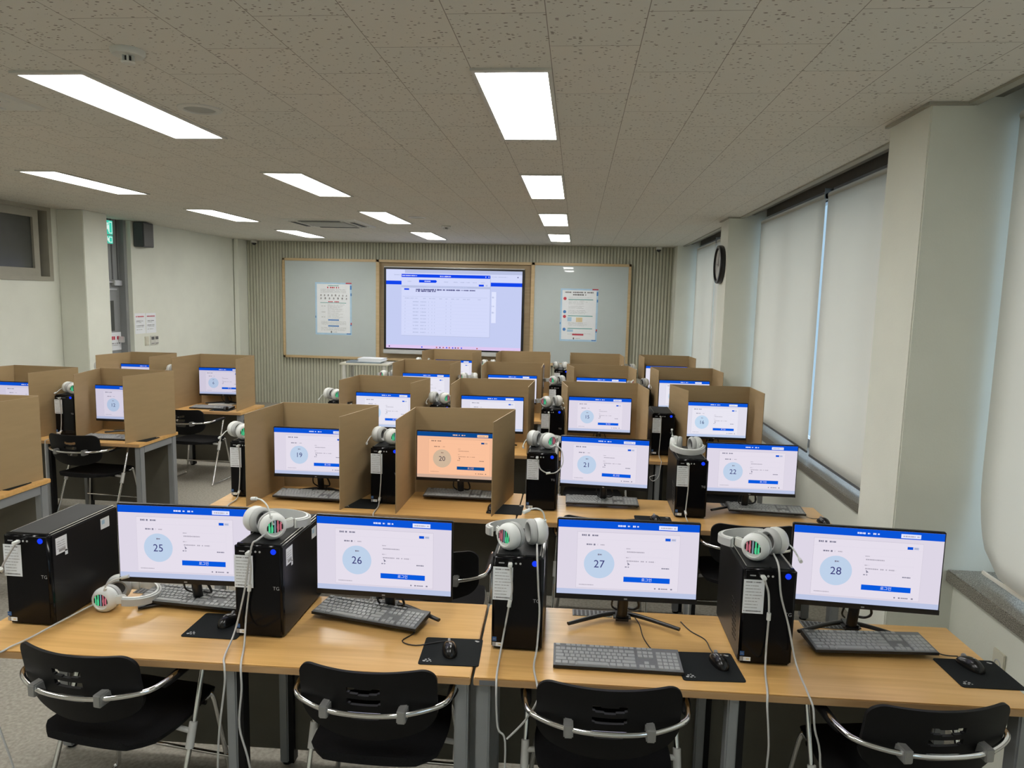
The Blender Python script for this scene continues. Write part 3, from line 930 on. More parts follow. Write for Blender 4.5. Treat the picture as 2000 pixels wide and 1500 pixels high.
desk(-3.583 - DW / 2, 5.455, 0, 'beech desk on the left side carrying the screen 12')
desk(-3.525 - DW / 2, 7.125, 0, 'beech desk on the left side nearest to the door and pillar')

# ============================================================ COMPUTER TOWERS
def make_pc():
    t = thing('computer_tower', '', 'computer', (0, 0, 0), 0, 'black computer towers')
    MB().box(-0.0925, 0.0925, 0.012, 0.40, 0.006, 0.352, bev=0.004).build('case', 'pcblack', t)
    b = MB(); b.box(-0.0925, 0.0925, 0.0, 0.030, 0.004, 0.360, 0, bev=0.010, seg=3)
    b.build('front_panel', 'pcgloss', t, 50)
    b = MB(); b.box(-0.080, 0.080, 0.024, 0.396, 0.352, 0.3575, 0, bev=0.002)
    b.box(0.076, 0.0795, 0.024, 0.396, 0.3574, 0.3590, 1); b.box(-0.0795, -0.077, 0.024, 0.396, 0.3574, 0.3588, 1)
    b.box(0.083, 0.087, 0.024, 0.396, 0.350, 0.3540, 1)
    for k in range(3):
        b.box(0.064 + 0.0035 * k, 0.066 + 0.0035 * k, 0.024, 0.396, 0.3574, 0.3583, 0)
    b.build('top_cover', ['pctop', 'trim'], t)
    s = MB(); s.lathe([(0, 0), (0.0105, 0), (0.0105, 0.002), (0, 0.0025)], 20, mtx=Matrix.Translation((0.060, 0.0, 0.336)) @ rot('X', 90))
    s.build('power_button', 'led_blue', t)
    p = MB()
    p.box(-0.070, -0.050, -0.0008, 0.002, 0.331, 0.335, 0)
    for x in (-0.008, 0.008):
        p.lathe([(0, 0.0), (0.004, 0.0), (0.004, 0.0012), (0.002, 0.0013), (0, 0.0005)], 10, 1, mtx=Matrix.Translation((x, 0, 0.333)) @ rot('X', 90))
    p.box(-0.036, -0.022, -0.0008, 0.002, 0.328, 0.338, 0)
    p.build('port_strip', ['logo', 'inkgrey'], t)
    r = random.Random(11)
    fl = Flat(lambda u, v, l: (u, -0.0006 - 0.0005 * l, v))
    fl.rect(-0.090, -0.018, 0.194, 0.318, 0, 1)
    fl.dashes(-0.082, -0.03, 0.309, 0.0045, 1, 2, r)
    for k in range(8):
        fl.dashes(-0.083, -0.083 + r.uniform(0.04, 0.06), 0.296 - 0.0115 * k, 0.0032, 2, 2, r)
    fl.dashes(-0.085, -0.024, 0.203, 0.005, 1, 2, r)
    fl.build('notice_sticker', ['paper', 'ink', 'logo'], t)
    fl = Flat(lambda u, v, l: (u, -0.0006 - 0.0005 * l, v))
    fl.rect(-0.088, -0.073, 0.036, 0.052, 0, 1); fl.rect(-0.086, -0.076, 0.043, 0.045, 2, 2)
    fl.rect(-0.088, -0.077, 0.016, 0.032, 2, 1); fl.rect(-0.076, -0.050, 0.016, 0.031, 1, 1); fl.rect(-0.066, -0.055, 0.021, 0.026, 3, 2)
    fl.build('spec_stickers', ['chipblue', 'paper', 'logo', 'inksand'], t)
    fl = Flat(lambda u, v, l: (u, -0.0006 - 0.0005 * l, v))
    fl.text('TG', 0.069, 0.196, 0.019, 0, 1)
    fl.build('maker_logo', ['logo'], t)
    fl = Flat(lambda u, v, l: (0.0927 + 0.0005 * l, u, v))
    fl.rect(0.035, 0.095, 0.27, 0.335, 0, 1); fl.rect(0.082, 0.097, 0.255, 0.275, 0, 1)
    for k in range(4):
        fl.dashes(0.042, 0.085, 0.318 - 0.009 * k, 0.003, 1, 2, r)
    fl.rect(0.05, 0.085, 0.277, 0.288, 1, 2)
    fl.build('side_label', ['paper', 'logo'], t)
    fl = Flat(lambda u, v, l: (0.0927 + 0.0005 * l, u, v))
    fl.rect(0.29, 0.345, 0.285, 0.330, 0, 1); fl.rect(0.297, 0.315, 0.305, 0.322, 1, 2)
    fl.build('side_label', ['paper', 'inksky'], t)
    v = MB()
    for k in range(9):
        for q in range(3):
            z = 0.060 + 0.016 * k; y = 0.055 + 0.022 * q + 0.004 * k
            v.box(-0.0934, -0.0924, y, y + 0.014, z, z + 0.008)
    v.build('side_vents', 'pctop', t)
    f = MB()
    for x in (-0.07, 0.07):
        for y in (0.05, 0.35):
            f.box(x - 0.012, x + 0.012, y - 0.012, y + 0.012, 0, 0.007)
    f.build('feet', 'keyside', t)
    return t
PC0 = make_pc()
pc_used = [False]
def pc(x, y, rz, label):
    if not pc_used[0]:
        pc_used[0] = True
        PC0.location = (x, y, DZ); PC0.rotation_euler = (0, 0, rz); PC0['label'] = label
        return PC0
    return dup(PC0, (x, y, DZ), rz, label)

# ============================================================ MONITORS
MW, MH = 0.540, 0.318
def ui_screen(num, tint, parent):
    """the log-in page every screen shows: blue header, card, seat-number disc, blue button"""
    r = random.Random(5)
    mats = [scr(tint, n, c) for n, c in (('page', (221, 214, 229)), ('card', (229, 222, 235)), ('header', (10, 84, 214)), ('disc', (190, 209, 233)), ('button', (8, 90, 222)), ('navy', (52, 58, 110)), ('grey', (176, 170, 184)), ('slate', (128, 126, 146)), ('taskbar', (186, 196, 226)), ('white', (238, 236, 246)))]
    w_, h_ = MW - 0.010, MH - 0.026
    fl = Flat(lambda u, v, l: ((u - 0.5) * w_, -0.0006 - 0.0003 * l, 0.020 + (1 - v) * h_))
    k = w_ / h_
    fl.rect(0, 1, 0, 1, 0, 0)
    fl.rect(0, 1, 0, 0.098, 2, 1)
    fl.dashes(0.425, 0.51, 0.055, 0.024, 9, 2, r, 0.016); fl.dashes(0.53, 0.58, 0.055, 0.024, 9, 2, r, 0.016)
    fl.rect(0.715, 0.845, 0.032, 0.086, 9, 2); fl.dashes(0.728, 0.835, 0.06, 0.018, 6, 3, r, 0.014)
    fl.rect(0.138, 0.868, 0.15, 0.912, 6, 1); fl.rect(0.139, 0.867, 0.152, 0.910, 1, 2)
    fl.dashes(0.17, 0.29, 0.195, 0.026, 7, 3, r, 0.017)
    fl.rect(0.139, 0.867, 0.245, 0.248, 0, 3)
    fl.rect(0.763, 0.800, 0.196, 0.232, 2, 3); fl.rect(0.806, 0.838, 0.198, 0.230, 8, 3); fl.dashes(0.810, 0.835, 0.214, 0.014, 6, 4, r, 0.01)
    fl.dashes(0.205, 0.285, 0.318, 0.024, 7, 3, r, 0.016); fl.dashes(0.305, 0.34, 0.318, 0.016, 6, 3, r, 0.012)
    fl.disc(0.300, 0.575, 0.198 / k, 3, 3, 48, 0.198)
    fl.dashes(0.288, 0.318, 0.450, 0.022, 7, 4, r, 0.014)
    # the number, drawn in screen proportions
    v, f = text_mesh(num, 1.0)
    sz = 0.145
    fl.add([(0.300 + a * sz / k, 0.583 - b * sz) for a, b in v], f, 5, 5)
    for v0 in (0.345, 0.465):
        fl.rect(0.480, 0.815, v0, v0 + 0.108, 0, 3); fl.rect(0.481, 0.814, v0 + 0.002, v0 + 0.106, 1, 4)
        fl.dashes(0.490, 0.52, v0 + 0.01, 0.012, 6, 5, r, 0.01)
    fl.dashes(0.495, 0.62, 0.398, 0.018, 6, 5, r, 0.014); fl.dashes(0.495, 0.70, 0.520, 0.018, 6, 5, r, 0.014)
    fl.add([(0.500, 0.535), (0.521, 0.568), (0.512, 0.570), (0.506, 0.582)], [(0, 1, 2, 3)], 7, 6)
    fl.dashes(0.485, 0.515, 0.602, 0.016, 7, 5, r, 0.012); fl.dashes(0.745, 0.80, 0.602, 0.016, 7, 5, r, 0.012)
    fl.rect(0.478, 0.808, 0.735, 0.805, 4, 5)
    v, f = text_mesh('\ub85c\uadf8\uc778', 1.0)
    sz = 0.05
    fl.add([(0.643 + a * sz / k, 0.770 - b * sz) for a, b in v], f, 9, 6)
    fl.dashes(0.160, 0.265, 0.868, 0.012, 6, 3, r, 0.01)
    fl.rect(0.700, 0.710, 0.872, 0.890, 7, 3); fl.rect(0.730, 0.742, 0.872, 0.890, 7, 3); fl.dashes(0.748, 0.80, 0.881, 0.016, 7, 3, r, 0.011); fl.rect(0.815, 0.828, 0.872, 0.890, 7, 3)
    fl.rect(0, 1, 0.930, 1, 8, 2)
    return fl.build('screen', mats, parent)

def make_monitor():
    t = thing('monitor', '', 'monitor', (0, 0, 0), 0, 'log-in screens on the desks')
    b = MB(); b.box(-MW / 2, MW / 2, 0, 0.018, 0, MH, bev=0.003)
    b.box(-MW * 0.36, MW * 0.36, 0.018, 0.045, 0.035, MH - 0.06, bev=0.012)
    b.box(-MW / 2, MW / 2, -0.002, 0.0, 0, 0.018)
    o = b.build('housing', 'monblack', t)
    MB().box(-0.006, 0.006, -0.003, -0.002, 0.006, 0.011).build('maker_mark', 'logo', o)
    b = MB(); b.tube([(0, 0.098, -0.12), (0, 0.078, -0.03), (0, 0.058, 0.10)], 0.021, 10, flat=0.7)
    b.box(-0.05, 0.05, 0.042, 0.075, 0.05, 0.15, bev=0.01)
    b.build('stand_neck', 'monblack', t, 50)
    for s in (-1, 1):
        MB().tube([(0.0, 0.140, -0.129), (s * 0.08, 0.112, -0.131), (s * 0.215, 0.024, -0.1325)], lambda q: 0.013 - 0.004 * q, 10, flat=0.75).build('stand_foot', 'monblack', t, 50)
    b = MB(); b.box(-0.035, 0.035, 0.078, 0.155, -0.142, -0.118, bev=0.01); b.build('stand_hub', 'monblack', t, 50)
    b = MB(); b.tube([(0.03, 0.05, 0.03), (0.06, 0.07, -0.04), (0.05, 0.10, -0.075), (0.01, 0.12, -0.08)], 0.005, 6)
    b.tube([(-0.03, 0.05, 0.03), (-0.045, 0.075, -0.05), (-0.02, 0.12, -0.09)], 0.004, 6)
    b.build('video_cable', 'blackcable', t, 60)
    return t
MON0 = make_monitor()
mon_used = [False]
def monitor(x, y, yaw, top, num, tint, label):
    """x, y: middle of the upper front edge; the stand always reaches the desk"""
    z = top - MH
    if not mon_used[0]:
        mon_used[0] = True
        t = MON0
        t.location = (x, y, z); t.rotation_euler = (0, 0, yaw); t['label'] = label
    else:
        t = dup(MON0, (x, y, z), yaw, label)
    drop = z - DZ - 0.142
    if abs(drop) > 0.001:
        for c in t.children:
            n = c.name.split('.')[0]
            if n in ('stand_foot', 'stand_hub', 'stand_neck'):
                c.location.z -= drop
    PEND.append((num, tint, t))
    return t
PEND = []

# ============================================================ HEADSETS
def make_headset(boom, lit=True):
    """cups stand on edge with the band lying behind them (+y); each cup's lit face looks along +-x"""
    t = thing('headset', '', 'headset', (0, 0, 0), 0, 'white headsets')
    R = 0.046
    for s in (-1, 1):
        mt = Matrix.Translation((s * 0.045, 0, R)) @ rot('Z', -s * 14) @ rot('Y', s * 90)
        c = MB().lathe([(0.030, -0.004), (0.043, 0.0), (0.046, 0.010), (0.0455, 0.022), (0.040, 0.034), (0.031, 0.041), (0.029, 0.041), (0.027, 0.037), (0, 0.037)], 28, mtx=mt)
        cup = c.build('ear_cup', 'white', t, 40)
        MB().lathe([(0.028, -0.004), (0.044, -0.003), (0.0455, -0.012), (0.042, -0.021), (0.034, -0.024), (0.026, -0.019), (0.024, -0.006), (0.0, -0.005)], 26, mtx=mt, ms=[0, 0, 0, 0, 0, 0, 1]).build('ear_cushion', ['cushion', 'cushioninner'], t, 50)
        fl = Flat(lambda u, v, l: tuple(mt @ Vector((-s * v, -u, 0.0376 + 0.0005 * l))))
        n = 11
        rr = 0.027
        for k in range(n):
            a = -rr + 2 * rr * k / n; b = a + 2 * rr / n
            m_ = (a + b) / 2
            hgt = math.sqrt(max(rr * rr - m_ * m_, 1e-8))
            g = [1, 3, 1, 3, 2, 2, 2, 4, 4, 4, 4]
            col = 0 if k % 2 == 0 else (3 if k < 4 else (2 if k < 7 else 1))
            lo = -hgt * 0.62
            fl.rect(a, b, max(lo, -hgt), hgt, col, 1)
            if col in (1, 3) and True:
                pass
        fl.disc(0.013, -0.004, 0.009, 1, 2, 14, 0.012)
        fl.disc(-0.014, 0.002, 0.008, 3, 2, 14, 0.011)
        for k in range(0, n, 2):
            a = -rr + 2 * rr * k / n
            m_ = a + rr / n
            hgt = math.sqrt(max(rr * rr - m_ * m_, 1e-8))
            fl.rect(a + 0.0012, a + 2 * rr / n - 0.0012, -hgt * 0.62, hgt, 0, 3)
        fl.build('lit_grille', ['keyside', 'led_green', 'led_dim', 'led_red'], cup)
        # yoke from cup to band
        y = MB(); y.box(-0.006, 0.006, 0.018, 0.072, -0.017, 0.017, bev=0.004, mtx=Matrix.Translation((s * 0.071, 0, R)) @ rot('Z', s * 6))
        y.build('slider', 'white', t, 40)
    b = MB()
    N = 22
    pts = []
    for k in range(N + 1):
        a = PI * k / N
        pts.append(Vector((0.081 * math.cos(a), 0.066 + 0.085 * math.sin(a), R - 0.014 * math.sin(a))))
    for (off, wz, m) in ((0.0, 0.018, 0), (-0.009, 0.014, 1)):
        rings = []
        for k, p in enumerate(pts):
            d = (pts[min(k + 1, N)] - pts[max(k - 1, 0)]).normalized()
            nn = Vector((0, 0, 1)).cross(d).normalized()
            if nn.y < 0 and k in range(2, N - 1):
                pass
            q0 = p - nn * (-off) ; q1 = q0 - nn * 0.007
            rings.append([b.bm.verts.new(q0 + Vector((0, 0, -wz))), b.bm.verts.new(q0 + Vector((0, 0, wz))), b.bm.verts.new(q1 + Vector((0, 0, wz * 0.9))), b.bm.verts.new(q1 + Vector((0, 0, -wz * 0.9)))])
        for A, B in zip(rings[:-1], rings[1:]):
            for q in range(4):
                f = b.bm.faces.new((A[q], A[(q + 1) % 4], B[(q + 1) % 4], B[q])); f.material_index = m
        for RR in (rings[0], rings[-1][::-1]):
            f = b.bm.faces.new(RR); f.material_index = m
    b.build('headband', ['white', 'cushion'], t, 45)
    m = MB()
    if boom == 'up':
        m.tube([(0.074, -0.018, R + 0.024), (0.070, -0.022, R + 0.055), (0.058, -0.024, R + 0.078), (0.030, -0.028, R + 0.092), (-0.002, -0.032, R + 0.092)], 0.0028, 8)
        m.tube([(0.002, -0.0315, R + 0.092), (-0.024, -0.035, R + 0.087)], 0.0062, 10, sm=False)
        m.tube([(0.077, -0.014, R + 0.012), (0.073, -0.020, R + 0.044)], 0.0058, 10, sm=False)
    elif boom == 'back':
        m.tube([(0.072, 0.0, R + 0.03), (0.080, 0.012, R + 0.062), (0.088, 0.045, R + 0.085), (0.092, 0.078, R + 0.094)], 0.0028, 8)
        m.tube([(0.091, 0.07, R + 0.092), (0.094, 0.096, R + 0.099)], 0.006, 10, sm=False)
        m.tube([(0.071, -0.005, R + 0.02), (0.077, 0.008, R + 0.05)], 0.0058, 10, sm=False)
    else:
        q = -1 if boom == 'down' else 1
        m.tube([(q * 0.075, -0.018, R), (q * 0.078, -0.05, R - 0.012), (q * 0.070, -0.080, R - 0.034), (q * 0.058, -0.095, R - 0.038)], 0.0028, 8)
        m.tube([(q * 0.058, -0.095, R - 0.038), (q * 0.044, -0.108, R - 0.039)], 0.006, 10, sm=False)
        m.tube([(q * 0.075, -0.012, R), (q * 0.077, -0.040, R - 0.007)], 0.0058, 10, sm=False)
    m.build('microphone_boom', 'white', t, 60)
    t.scale = (1.09, 1.09, 1.09)
    return t
HS = {k: make_headset(k) for k in ('up', 'down', 'right', 'back')}
hs_used = set()
def headset(kind, x, y, z, deg, label, cables=(), plug=None):
    rz = math.radians(deg)
    if kind not in hs_used:
        hs_used.add(kind)
        t = HS[kind]
        t.location = (x, y, z); t.rotation_euler = (0, 0, rz); t['label'] = label
    else:
        t = dup(HS[kind], (x, y, z), rz, label)
    if cables or plug:
        CABLES.append((t, cables, plug))
    return t
CABLES = []

# ============================================================ KEYBOARDS, MICE, MATS
def make_keyboard():
    t = thing('keyboard', '', 'keyboard', (0, 0, 0), 0, 'grey keyboards')
    b = MB()
    b.prism([(-0.07, 0.004), (0.07, 0.004), (0.07, 0.024), (-0.07, 0.014)], -0.225, 0.225, 0, f=lambda u, v, w: (w, u, v))
    b.build('body', 'keyside', t)
    b = MB(); b.prism([(-0.069, 0.0135), (0.069, 0.0236), (0.069, 0.0250), (-0.069, 0.0150)], -0.224, 0.224, 0, f=lambda u, v, w: (w, u, v))
    b.build('top_plate', 'keybody', t)
    k = MB()
    def cap(x0, x1, y0, y1):
        z0 = 0.0150 + (y0 + 0.069) / 0.138 * 0.010; z1 = 0.0150 + (y1 + 0.069) / 0.138 * 0.010
        q = 0.0012
        k.prism([(x0, y0), (x1, y0), (x1, y1), (x0, y1)], 0, 1, f=lambda u, v, w: ((u if w == 0 else (u + ((x0 + x1) / 2 - u) * 0.12)), (v if w == 0 else (v + ((y0 + y1) / 2 - v) * 0.16)), (0.0150 + (v + 0.069) / 0.138 * 0.010) + w * 0.0042))
    u = 0.0190
    rows = [(-0.062, [1.25, 1.25, 1.25, 6.25, 1.25, 1.25, 1.25, 1.25]), (-0.041, [2.25] + [1] * 10 + [2.75]), (-0.020, [1.75] + [1] * 11 + [2.25]), (0.001, [1.5] + [1] * 12 + [1.5]), (0.022, [1] * 13 + [2])]
    for y, ws in rows:
        x = -0.219
        for w_ in ws:
            cap(x + 0.0008, x + w_ * u - 0.0012, y, y + 0.0185)
            x += w_ * u
    x = -0.219
    for g, n in ((0, 1), (0.018, 4), (0.010, 4), (0.010, 4)):
        x += g
        for q in range(n):
            cap(x + 0.0008, x + u - 0.0014, 0.049, 0.063); x += u
    for y in (0.001, 0.022):
        for q in range(3):
            cap(0.074 + q * u, 0.074 + q * u + u - 0.0016, y, y + 0.0185)
    for q in range(3):
        cap(0.074 + q * u, 0.074 + q * u + u - 0.0016, -0.062, -0.0435); cap(0.074 + q * u, 0.074 + q * u + u - 0.0016, 0.049, 0.063)
    cap(0.074 + u, 0.074 + 2 * u - 0.0016, -0.041, -0.0225)
    for y in (-0.062, -0.041, -0.020, 0.001, 0.022):
        for q in range(4):
            cap(0.140 + q * u, 0.140 + q * u + u - 0.0016, y, y + 0.0185)
    k.build('keys', 'key', t)
    f = MB()
    for x in (-0.17, 0.17):
        for y in (-0.055, 0.055):
            f.box(x - 0.012, x + 0.012, y - 0.006, y + 0.006, 0, 0.005)
    f.build('feet', 'keyside', t)
    return t
KB0 = make_keyboard(); kb_used = [False]
def keyboard(x, y, deg, label, cable=None, z=DZ):
    rz = math.radians(deg)
    if not kb_used[0]:
        kb_used[0] = True
        t = KB0; t.location = (x, y, z); t.rotation_euler = (0, 0, rz); t['label'] = label
    else:
        t = dup(KB0, (x, y, z), rz, label)
    if cable:
        CABLES.append((t, [cable], None))
    return t

def make_mouse():
    t = thing('computer_mouse', '', 'mouse', (0, 0, 0), 0, 'black computer mice')
    b = MB()
    nu, nv = 18, 8
    rings = []
    for i in range(nv + 1):
        ph = (PI / 2) * i / nv
        ring = []
        for k in range(nu):
            th = 2 * PI * k / nu
            r = math.cos(ph)
            x = 0.031 * r * math.cos(th) * (1 - 0.10 * math.cos(2 * th))
            y = 0.056 * r * math.sin(th)
            z = 0.036 * math.sin(ph) * (1 - 0.25 * (y / 0.056)) + 0.001
            ring.append(b.bm.verts.new((x, y, z)))
            if i == nv:
                break
        rings.append(ring)
    for A, B in zip(rings[:-1], rings[1:]):
        for k in range(nu):
            if len(B) == 1:
                b.bm.faces.new((A[k], A[(k + 1) % nu], B[0]))
            else:
                b.bm.faces.new((A[k], A[(k + 1) % nu], B[(k + 1) % nu], B[k]))
    b.bm.faces.new(rings[0][::-1])
    b.build('shell', 'mouse', t, 60)
    w_ = MB(); w_.lathe([(0, -0.004), (0.009, -0.004), (0.010, 0), (0.009, 0.004), (0, 0.004)], 16, mtx=Matrix.Translation((0, 0.030, 0.026)) @ rot('Y', 90))
    w_.build('scroll_wheel', 'logo', t, 40)
    fl = Flat(lambda u, v, l: (u, v, 0.0388 + 0.0003 * l - 0.0062 * (v / 0.02 + 0.6) * 0.35))
    fl.disc(0.0, -0.012, 0.0035, 0, 1, 12)
    fl.build('maker_mark', ['cushion'], t)
    return t
MS0 = make_mouse(); ms_used = [False]
def mouse(x, y, deg, label, cable=None, z=DZ + 0.003):
    rz = math.radians(deg)
    if not ms_used[0]:
        ms_used[0] = True
        t = MS0; t.location = (x, y, z); t.rotation_euler = (0, 0, rz); t['label'] = label
    else:
        t = dup(MS0, (x, y, z), rz, label)
    if cable:
        CABLES.append((t, [cable], None))
    return t

def make_pad():
    t = thing('mouse_mat', '', 'mouse mat', (0, 0, 0), 0, 'black mouse mats')
    out = []
    for cx, cy, a0 in ((0.097, 0.088, 0), (-0.097, 0.088, 90), (-0.097, -0.088, 180), (0.097, -0.088, 270)):
        for k in range(5):
            a = math.radians(a0 + 22.5 * k)
            out.append((cx + 0.010 * math.cos(a), cy + 0.010 * math.sin(a)))
    MB().prism(out, 0, 0.003).build('cloth', 'pad', t)
    r = random.Random(2)
    fl = Flat(lambda u, v, l: (u, v, 0.003 + 0.0004 * l))
    fl.disc(0.088, 0.078, 0.007, 0, 1, 8, 0.005); fl.rect(0.078, 0.086, 0.079, 0.085, 0, 1)
    for (u, v, q) in ((-0.088, -0.076, 0.006), (-0.076, -0.078, 0.0045), (-0.083, -0.066, 0.0045), (-0.069, -0.069, 0.005), (-0.074, -0.060, 0.003), (-0.064, -0.078, 0.003)):
        fl.disc(u, v, q, 0, 1, 7, q * 0.8)
    fl.build('print', ['cushion'], t)
    return t
PAD0 = make_pad(); pad_used = [False]
def pad(x, y, deg, label):
    rz = math.radians(deg)
    if not pad_used[0]:
        pad_used[0] = True
        t = PAD0; t.location = (x, y, DZ); t.rotation_euler = (0, 0, rz); t['label'] = label
        return t
    return dup(PAD0, (x, y, DZ), rz, label)

# ============================================================ CARDBOARD CUBICLES
CZ = 1.285
def cubicle(fl_, bl, br, fr, label):
    cx = (bl[0] + br[0]) / 2; cy = (bl[1] + br[1]) / 2
    t = thing('cardboard_cubicle', label, 'cardboard screen', (cx, cy, DZ), 0, 'brown cardboard cubicles')
    def panel(a, b, name, z1):
        a = Vector((a[0] - cx, a[1] - cy)); b = Vector((b[0] - cx, b[1] - cy))
        d = (b - a).normalized(); n = Vector((-d.y, d.x)) * 0.0022
        MB().prism([tuple(a - n), tuple(b - n), tuple(b + n), tuple(a + n)], 0, z1, 0, 1).build(name, ['card', 'cardedge'], t)
    h = CZ - DZ
    g = Vector((0.003, 0.003))
    panel(bl, br, 'back_panel', h)
    panel((fl_[0], fl_[1]), (bl[0], bl[1] - 0.003), 'side_panel', h - 0.002)
    panel((fr[0], fr[1]), (br[0], br[1] - 0.003), 'side_panel', h - 0.002)
    return t

# ============================================================ CHAIRS
def make_chair():
    t = thing('armchair', '', 'chair', (0, 0, 0), 0, 'black chairs with chrome frames')
    # seat: upholstered pad with rolled front
    b = MB()
    nx, ny = 14, 14
    top = []; bot = []
    for j in range(ny + 1):
        v = j / ny
        y = -0.215 + 0.45 * v
        hw = 0.215 + 0.02 * math.sin(PI * min(1, v * 1.2)) - 0.05 * max(0, 0.12 - v) / 0.12 - 0.03 * max(0, v - 0.9) / 0.1
        rt, rb = [], []
        for i in range(nx + 1):
            u = -1 + 2 * i / nx
            edge = 0.012 * (abs(u) ** 6)
            z = 0.462 - edge - 0.012 * math.sin(PI * v) - 0.035 * max(0, v - 0.8) ** 2 / 0.04 + 0.006 * u * u
            rt.append(b.bm.verts.new((u * hw, y, z)))
            rb.append(b.bm.verts.new((u * hw * 0.97, y, z - 0.034 + 1.2 * edge)))
        top.append(rt); bot.append(rb)
    for j in range(ny):
        for i in range(nx):
            b.bm.faces.new((top[j][i], top[j][i + 1], top[j + 1][i + 1], top[j + 1][i]))
            b.bm.faces.new((bot[j][i], bot[j + 1][i], bot[j + 1][i + 1], bot[j][i + 1]))
    for j in range(ny):
        b.bm.faces.new((top[j][0], top[j + 1][0], bot[j + 1][0], bot[j][0]))
        b.bm.faces.new((top[j][nx], bot[j][nx], bot[j + 1][nx], top[j + 1][nx]))
    for i in range(nx):
        b.bm.faces.new((top[0][i], bot[0][i], bot[0][i + 1], top[0][i + 1]))
        b.bm.faces.new((top[ny][i], top[ny][i + 1], bot[ny][i + 1], bot[ny][i]))
    b.build('seat', 'seatblack', t, 60)
    # curved shell back with three slots, dense grid whose cells inside slots are left out
    def back_pt(x, z, off):
        s = (z - 0.54) / 0.265
        y = -0.262 + 0.055 * (x / 0.23) ** 2 - 0.035 * s + off + 0.02 * (1 - s) ** 2
        return (x, y, z)
    b = MB()
    NX, NZ = 64, 40
    def inside(x, z):
        # outline: gently dished top edge, big lower radius
        hw = 0.232
        s = (z - 0.535) / 0.27
        lo = 0.535 + 0.055 * (abs(x) / 0.23) ** 2.2
        hi = 0.800 + 0.004 * (x / 0.23) ** 2
        rr = 0.055
        if z < lo or z > hi:
            return False
        w_ = hw - 0.020 * (1 - s)
        if abs(x) > w_:
            return False
        if z > hi - rr and abs(x) > w_ - rr and (abs(x) - (w_ - rr)) ** 2 + (z - (hi - rr)) ** 2 > rr * rr:
            return False
        return True
    def slot(x, z):
        for zc, hw in ((0.728, 0.055), (0.688, 0.055), (0.630, 0.055)):
            zz = zc + 0.006 * (x / 0.055) ** 2
            hh = 0.0115
            ax = abs(x)
            if ax <= hw - hh:
                if abs(z - zz) <= hh:
                    return True
            elif ax <= hw and (ax - (hw - hh)) ** 2 + (z - zz) ** 2 <= hh * hh:
                return True
        return False
    # vertex columns follow the outline so the rim is smooth
    def rim(x):
        w_hi = 0.232
        lo = 0.535 + 0.055 * (abs(x) / 0.23) ** 2.2
        hi = 0.800 + 0.004 * (x / 0.23) ** 2
        ax = abs(x)
        rr = 0.055
        if ax > w_hi - rr:
            d = min(1.0, (ax - (w_hi - rr)) / rr)
            hi = hi - rr * (1 - math.sqrt(max(0.0, 1 - d * d)))
            lo = lo + 0.05 * (1 - math.sqrt(max(0.0, 1 - d * d)))
        return lo, hi
    xs = [0.231 * math.sin(PI / 2 * (-1 + 2 * i / NX)) * 0.5 + 0.231 * 0.5 * (-1 + 2 * i / NX) for i in range(NX + 1)]
    zs = [0.535 + 0.27 * j / 56 for j in range(57)]
    V = {}
    def vert(i, j, off):
        k = (i, j, off)
        if k not in V:
            lo, hi = rim(xs[i])
            z = lo + (hi - lo) * j / 56
            V[k] = b.bm.verts.new(back_pt(xs[i], z, off))
        return V[k]
    cells = set()
    for i in range(NX):
        for j in range(56):
            x = (xs[i] + xs[i + 1]) / 2
            lo, hi = rim(x)
            z = lo + (hi - lo) * (j + 0.5) / 56
            if not slot(x, z):
                cells.add((i, j))
    for (i, j) in cells:
        for off in (0.0, 0.012):
            q = [vert(i, j, off), vert(i + 1, j, off), vert(i + 1, j + 1, off), vert(i, j + 1, off)]
            f = b.bm.faces.new(q if off == 0 else q[::-1]); f.smooth = True
        for (di, dj, a, c) in ((-1, 0, (0, 0), (0, 1)), (1, 0, (1, 0), (1, 1)), (0, -1, (0, 0), (1, 0)), (0, 1, (0, 1), (1, 1))):
            if (i + di, j + dj) not in cells:
                b.bm.faces.new((vert(i + a[0], j + a[1], 0.0), vert(i + c[0], j + c[1], 0.0), vert(i + c[0], j + c[1], 0.012), vert(i + a[0], j + a[1], 0.012)))
    b.build('backrest', 'chairblack', t, 50)
    # chrome bar that sweeps round the back and becomes the arms
    arm = [(-0.262, 0.08, 0.672), (-0.270, -0.06, 0.670), (-0.268, -0.15, 0.668), (-0.242, -0.222, 0.666), (-0.13, -0.284, 0.662), (0, -0.300, 0.660), (0.13, -0.284, 0.662), (0.242, -0.222, 0.666), (0.268, -0.15, 0.668), (0.270, -0.06, 0.670), (0.262, 0.08, 0.672)]
    MB().tube(arm, 0.0095, 10).build('back_bar', 'chrome', t, 60)
    for s in (-1, 1):
        MB().box(s * 0.128 - 0.015, s * 0.128 + 0.015, -0.300, -0.236, 0.637, 0.681, bev=0.004).build('bar_clamp', 'clamp', t, 40)
        MB().tube([(s * 0.263, 0.10, 0.666), (s * 0.268, 0.0, 0.668), (s * 0.268, -0.09, 0.664), (s * 0.262, -0.155, 0.654)], lambda q: 0.019 * (1 - 0.45 * abs(2 * q - 1) ** 4), 12, flat=0.8).build('arm_pad', 'chairblack', t, 60)
        MB().tube([(s * 0.262, 0.075, 0.655), (s * 0.268, -0.02, 0.40), (s * 0.275, -0.165, 0.03), (s * 0.275, -0.18, 0.0125), (s * 0.275, -0.15, 0.0115), (s * 0.275, 0.17, 0.0115), (s * 0.274, 0.205, 0.02), (s * 0.262, 0.21, 0.06), (s * 0.215, 0.185, 0.40), (s * 0.19, 0.16, 0.415), (s * 0.12, 0.10, 0.415)], 0.0095, 10, n=5).build('leg', 'chrome', t, 60)
